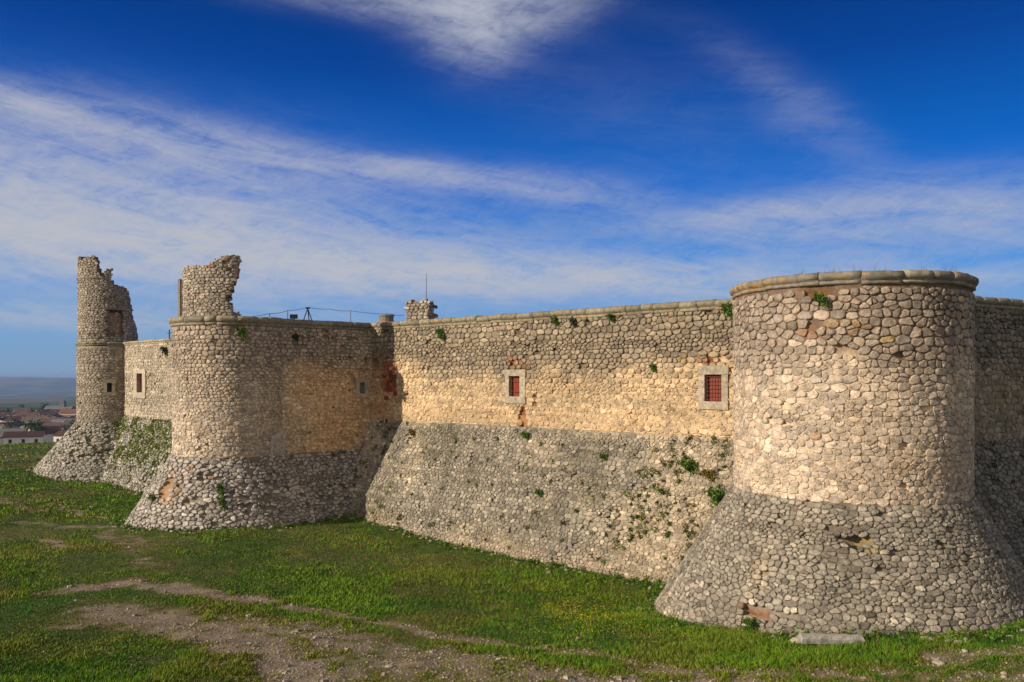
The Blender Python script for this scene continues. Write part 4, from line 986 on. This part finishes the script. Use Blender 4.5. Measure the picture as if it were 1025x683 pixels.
# ------------------------------------------------------------------ village in the valley
def house_mesh(w, d, h, rh, hip=.0):
    hw_, hd = w/2, d/2
    wall = [(-hw_, -hd, -3), (hw_, -hd, -3), (hw_, hd, -3), (-hw_, hd, -3), (-hw_, -hd, h), (hw_, -hd, h), (hw_, hd, h), (-hw_, hd, h), (-hw_, 0, h+rh-.02), (hw_, 0, h+rh-.02)]
    wf = [(0, 1, 5, 4), (2, 3, 7, 6), (3, 0, 4, 8, 7), (1, 2, 6, 9, 5)]
    e = .4; rz = h+.06; t = .18
    rf_ = [(-hw_-e, -hd-e, rz-.2), (hw_+e, -hd-e, rz-.2), (hw_+e, 0, h+rh+.05), (-hw_-e, 0, h+rh+.05), (hw_+e, hd+e, rz-.2), (-hw_-e, hd+e, rz-.2)]
    rfl = rf_+[(x, y, z+t) for x, y, z in rf_]
    ff = [(6, 7, 8, 9), (9, 8, 10, 11), (0, 3, 2, 1), (3, 5, 4, 2), (0, 1, 7, 6), (4, 5, 11, 10), (0, 6, 9, 3), (3, 9, 11, 5), (1, 2, 8, 7), (2, 4, 10, 8)]
    return wall, wf, rfl, ff
def mk(name, v, f, col, mat, par):
    q_ = mesh_obj(name, [(np.array(v), f, col, mat, False)]); q_.parent = par; return q_
def house(name, loc, rz, w, d, h, rh, wc, rc, label, cat='house', group=None, nwin=3, chim=True):
    rt = bpy.data.objects.new(name, None); COL.objects.link(rt); rt.location = loc; rt.rotation_euler = (0, 0, rz); rt['label'] = label; rt['category'] = cat
    if group: rt['group'] = group
    a, b, c, e = house_mesh(w, d, h, rh); wl = mk('wall', a, b, wc, 'house', rt); rf = mk('roof', c, e, rc, 'house', rt)
    for i in range(nwin):
        for lv in range(2 if h > 5.5 else 1):
            x = -w/2+w*(i+.5)/nwin; z = 1.1+lv*2.9
            for sy in (-1, 1):
                v = [(x+sx*.5, sy*(d/2+.03+o_), z+zz) for o_ in (-.1, .0) for sx, zz in ((-1, 0), (1, 0), (1, 1.3), (-1, 1.3))]
                mk('window', v, BOXF, (.03, .03, .035), 'house', rt)
    if chim:
        v = [(w*.2+x*.25, y*.25+d*.12, h+rh*.5+z) for z in (0, 1.1) for x, y in ((-1, -1), (1, -1), (1, 1), (-1, 1))]
        mk('chimney', v, BOXF, wc, 'house', rf)
    return rt
def copy_tree(o):
    c = o.copy(); COL.objects.link(c)
    for ch in [k for k in bpy.data.objects if k.parent == o]:
        d = copy_tree(ch); d.parent = c
    return c
WH = (.74, .70, .63); CR = (.55, .42, .24); RED = (.07, .034, .03); GR = (.13, .125, .13)
protos = []
for i, (w, d, h, rh, wc, rc) in enumerate([(12, 8, 6.2, 1.5, WH, RED), (12, 8, 4.2, 1.4, (.5, .44, .36), (.055, .034, .03)), (10, 8, 6.4, 1.4, WH, (.095, .045, .034)), (14, 8, 4.6, 1.6, (.4, .34, .28), (.10, .055, .045)), (12, 7, 6.6, 1.4, (.52, .46, .36), (.13, .075, .06)), (13, 9, 4.8, 1.6, (.42, .4, .38), (.14, .13, .135))]):
    lb = ['two-storey white village house with red-brown tiled roof', 'low stone-coloured village house with dark brown roof', 'compact white village house with lighter terracotta roof', 'long low tan village building with very dark roof', 'beige two-storey village house with muted brown roof', 'grey village building with slate-grey roof'][i]
    g = ['white red-roofed village houses', 'low dark-roofed village houses', 'terracotta-roofed village houses', 'long dark-roofed village buildings', 'beige village houses', 'grey-roofed village buildings'][i]
    protos.append([lb, g, (w, d, h, rh, wc, rc), None])
hz_ = random.Random(5); used = []
depths = [296, 313, 332, 352, 374, 397, 422, 449, 478, 510, 545, 583, 625, 671]
KEEP = [(40, 392, 13), (53, 388, 12), (62, 384, 10), (44, 303, 13), (20, 318, 26), (74, 520, 13), (60, 640, 18), (40, 380, 10), (53, 376, 9)]
for k, Y in enumerate(depths):
    px = -40+hz_.uniform(0, 10)
    while px < 118:
        X = (px-CX)/F*Y; Yj = Y+hz_.uniform(-8, 8); i = hz_.choice([0, 1, 2, 3, 4, 0, 2, 4, 0, 5]); lb, g, a, o = protos[i]
        if any(math.hypot(X-(a_-CX)/F*b_, Yj-b_) < c_ for a_, b_, c_ in KEEP): px += 4; continue
        z = float(ground(np.array([X]), np.array([Yj]))[0]); rz = hz_.choice([.2, .35, -.1, 1.75, 1.9, 1.2, 1.5])+hz_.uniform(-.1, .1)
        if o is None: o = house('village_house', (X, Yj, z), rz, *a, lb+' in the valley', group=g); protos[i][3] = o
        else: o = copy_tree(o); o.location = (X, Yj, z); o.rotation_euler = (0, 0, rz)
        px += (a[0]*(1.0 if abs(rz) < 1 else .75)+hz_.uniform(0, 3.5))/Y*F*1.05
def vat(px, Y): X = (px-CX)/F*Y; return X, Y, float(ground(np.array([X]), np.array([Y]))[0])
house('village_house', vat(40, 392), .15, 14, 9, 7.2, 1.6, (.85, .83, .8), (.14, .11, .10), 'brightest white two-storey house in the middle of the village', nwin=4)
house('village_house', vat(53, 388), .15, 11, 9, 7.0, 1.5, (.62, .50, .24), (.13, .085, .06), 'cream yellow house attached to the bright white one', nwin=3)
house('village_house', vat(62, 384), .2, 8, 9, 6.6, 1.5, (.75, .75, .76), (.2, .2, .22), 'small pale blue-white house right of the cream yellow one', nwin=2)
house('village_house', vat(44, 303), .9, 10, 8, 6.2, 2.4, (.74, .70, .62), (.13, .07, .055), 'white gabled house at the near edge of the village, just above the grass crest', nwin=2)
house('barn', vat(18, 318), .12, 34, 14, 4.5, 2.6, (.2, .19, .19), (.15, .145, .15), 'long grey-roofed barn at the near edge of the village', 'barn', nwin=0, chim=False)
house('village_house', vat(74, 520), .2, 15, 9, 8, 2, (.68, .58, .50), (.25, .1, .06), 'pinkish white house beside the far tower edge below the church', nwin=3)
ch = house('church', vat(60, 640), .1, 20, 11, 7, 3, (.19, .185, .18), (.17, .17, .18), 'large grey stone church standing above the village roofs', 'church', nwin=0, chim=False)
v = [(2+x*2, y*2, z) for z in (-2, 13) for x, y in ((-1, -1), (1, -1), (1, 1), (-1, 1))]; mk('bell_tower', v, BOXF, (.2, .195, .19), 'house', ch)
v = [(2+x*2.2, y*2.2, 13) for x, y in ((-1, -1), (1, -1), (1, 1), (-1, 1))]+[(2, 0, 15.5)]; mk('spire', v, [(0, 1, 4), (1, 2, 4), (2, 3, 4), (3, 0, 4), (3, 2, 1, 0)], (.15, .15, .16), 'house', ch)

tg = random.Random(8); tproto = None
for (px, Y) in ((5, 352), (28, 345), (70, 365), (14, 420), (48, 455), (33, 530), (66, 560), (8, 610), (45, 700), (22, 760), (36, 300), (64, 330)):
    X, Y_, z = vat(px, Y); h = tg.uniform(5, 8)
    if tproto is None:
        tr = thing('village_tree', (X, Y_, z), 'small dark green round-crowned tree among the village roofs', 'tree', 'trees among the village roofs')
        v_, f_ = tube([(X, Y_, z-1), (X+.1, Y_, z+3.5), (X+.2, Y_+.1, z+6)], [.25, .18, .08], 6); mesh_obj('trunk', [(v_, f_, (.08, .06, .04), 'leaf', True)], tr)
        mesh_obj('crown', [leafclump((X, Y_, z+5), (0, 0, 1), 2.6, 700, (.035, .06, .02), .35, .1, 5), leafclump((X+1.2, Y_, z+4.3), (0, 0, 1), 1.7, 300, (.045, .075, .02), .35, .1, 8)], tr); tproto = tr['ob']
    else:
        c = copy_tree(tproto); c.location = (X, Y_, z); c.rotation_euler = (0, 0, tg.random()*6); k = tg.uniform(.8, 1.25); c.scale = (k, k, k*tg.uniform(.9, 1.3))

# ------------------------------------------------------------------ fallen rubble and tall weeds along the foot of the walls
bl = []; wl_ = []; rg = np.random.default_rng(31)
for sf, n, u0, u1 in ((mb, 330, 0, 24), (b1, 300, R(-115), R(110)), (b2, 240, R(-130), R(100)), (fb, 60, 0, 8), (w3b, 120, 0, 20), (b3, 80, R(-120), R(60)), (rb, 60, 4, 20)):
    U_ = rg.uniform(u0, u1, n); lo = np.zeros(n); hi = np.full(n, sf.H)
    for _ in range(14):
        m_ = (lo+hi)/2; p = sf.map(sf.uv2dev(U_, m_), np.zeros(n)); up = p[:, 2] > ground(p[:, 0], p[:, 1]); lo = np.where(up, m_, lo); hi = np.where(up, hi, m_)
    Pn = sf.map(sf.uv2dev(U_, lo), np.zeros(n)); Qn = sf.map(sf.uv2dev(U_, lo), np.ones(n))-Pn; Qn[:, 2] = 0; Qn /= np.linalg.norm(Qn, axis=1)[:, None]
    Pn = Pn+Qn*(np.abs(rg.normal(0, .35, n))+.03)[:, None]; Zn = ground(Pn[:, 0], Pn[:, 1])
    for i in range(n):
        x, y, z = Pn[i, 0], Pn[i, 1], Zn[i]
        if rg.random() < .33: r_ = rg.uniform(.03, .09)*(1.6 if rg.random() < .1 else 1); bl.append(rock(x, y, z+r_*.2, r_, int(rg.integers(9999)), (.40, .35, .27)))
        else: c = np.array((.06, .13, .012))*rg.uniform(.6, 1.5)*(np.array((2., 1.1, 1.5)) if rg.random() < .25 else 1); wl_.append(leafclump((x, y, z+.04), (0, 0, 1), rg.uniform(.06, .17), 26, c, .045, .1, int(rg.integers(9999))))
tag(mesh_obj('fallen_rubble', bl), 'small fallen stones scattered in the grass along the foot of the walls', 'rubble', kind='stuff')
tag(mesh_obj('foot_weeds', wl_), 'broad-leaved weeds growing along the foot of the walls', 'weeds', kind='stuff')

# ------------------------------------------------------------------ air
def haze(dens):
    x0, x1, y0, y1, z0, z1 = -10800, 10800, -10800, 10800, float(GZ.min())-1, max(float(GZ.max()), 12)+3
    V = np.array([(x, y, z) for z in (z0, z1) for x, y in ((x0, y0), (x1, y0), (x1, y1), (x0, y1))], float)
    me = bpy.data.meshes.new('haze'); me.from_pydata(V.tolist(), [], [(3, 2, 1, 0), (4, 5, 6, 7), (0, 1, 5, 4), (1, 2, 6, 5), (2, 3, 7, 6), (3, 0, 4, 7)]); o = bpy.data.objects.new('haze', me); COL.objects.link(o)
    m = bpy.data.materials.new('air'); m.use_nodes = True; t = m.node_tree; t.nodes.clear(); out_ = N(t, 'ShaderNodeOutputMaterial'); pv_ = N(t, 'ShaderNodeVolumePrincipled')
    pv_.inputs['Color'].default_value = (.38, .60, 1, 1); pv_.inputs['Density'].default_value = dens; pv_.inputs['Anisotropy'].default_value = .0
    t.links.new(pv_.outputs[0], out_.inputs['Volume']); me.materials.append(m); tag(o, 'thin bluish air veiling the distant hills', 'haze', kind='stuff')
HAZE = 1.3e-4
if HAZE: haze(HAZE)
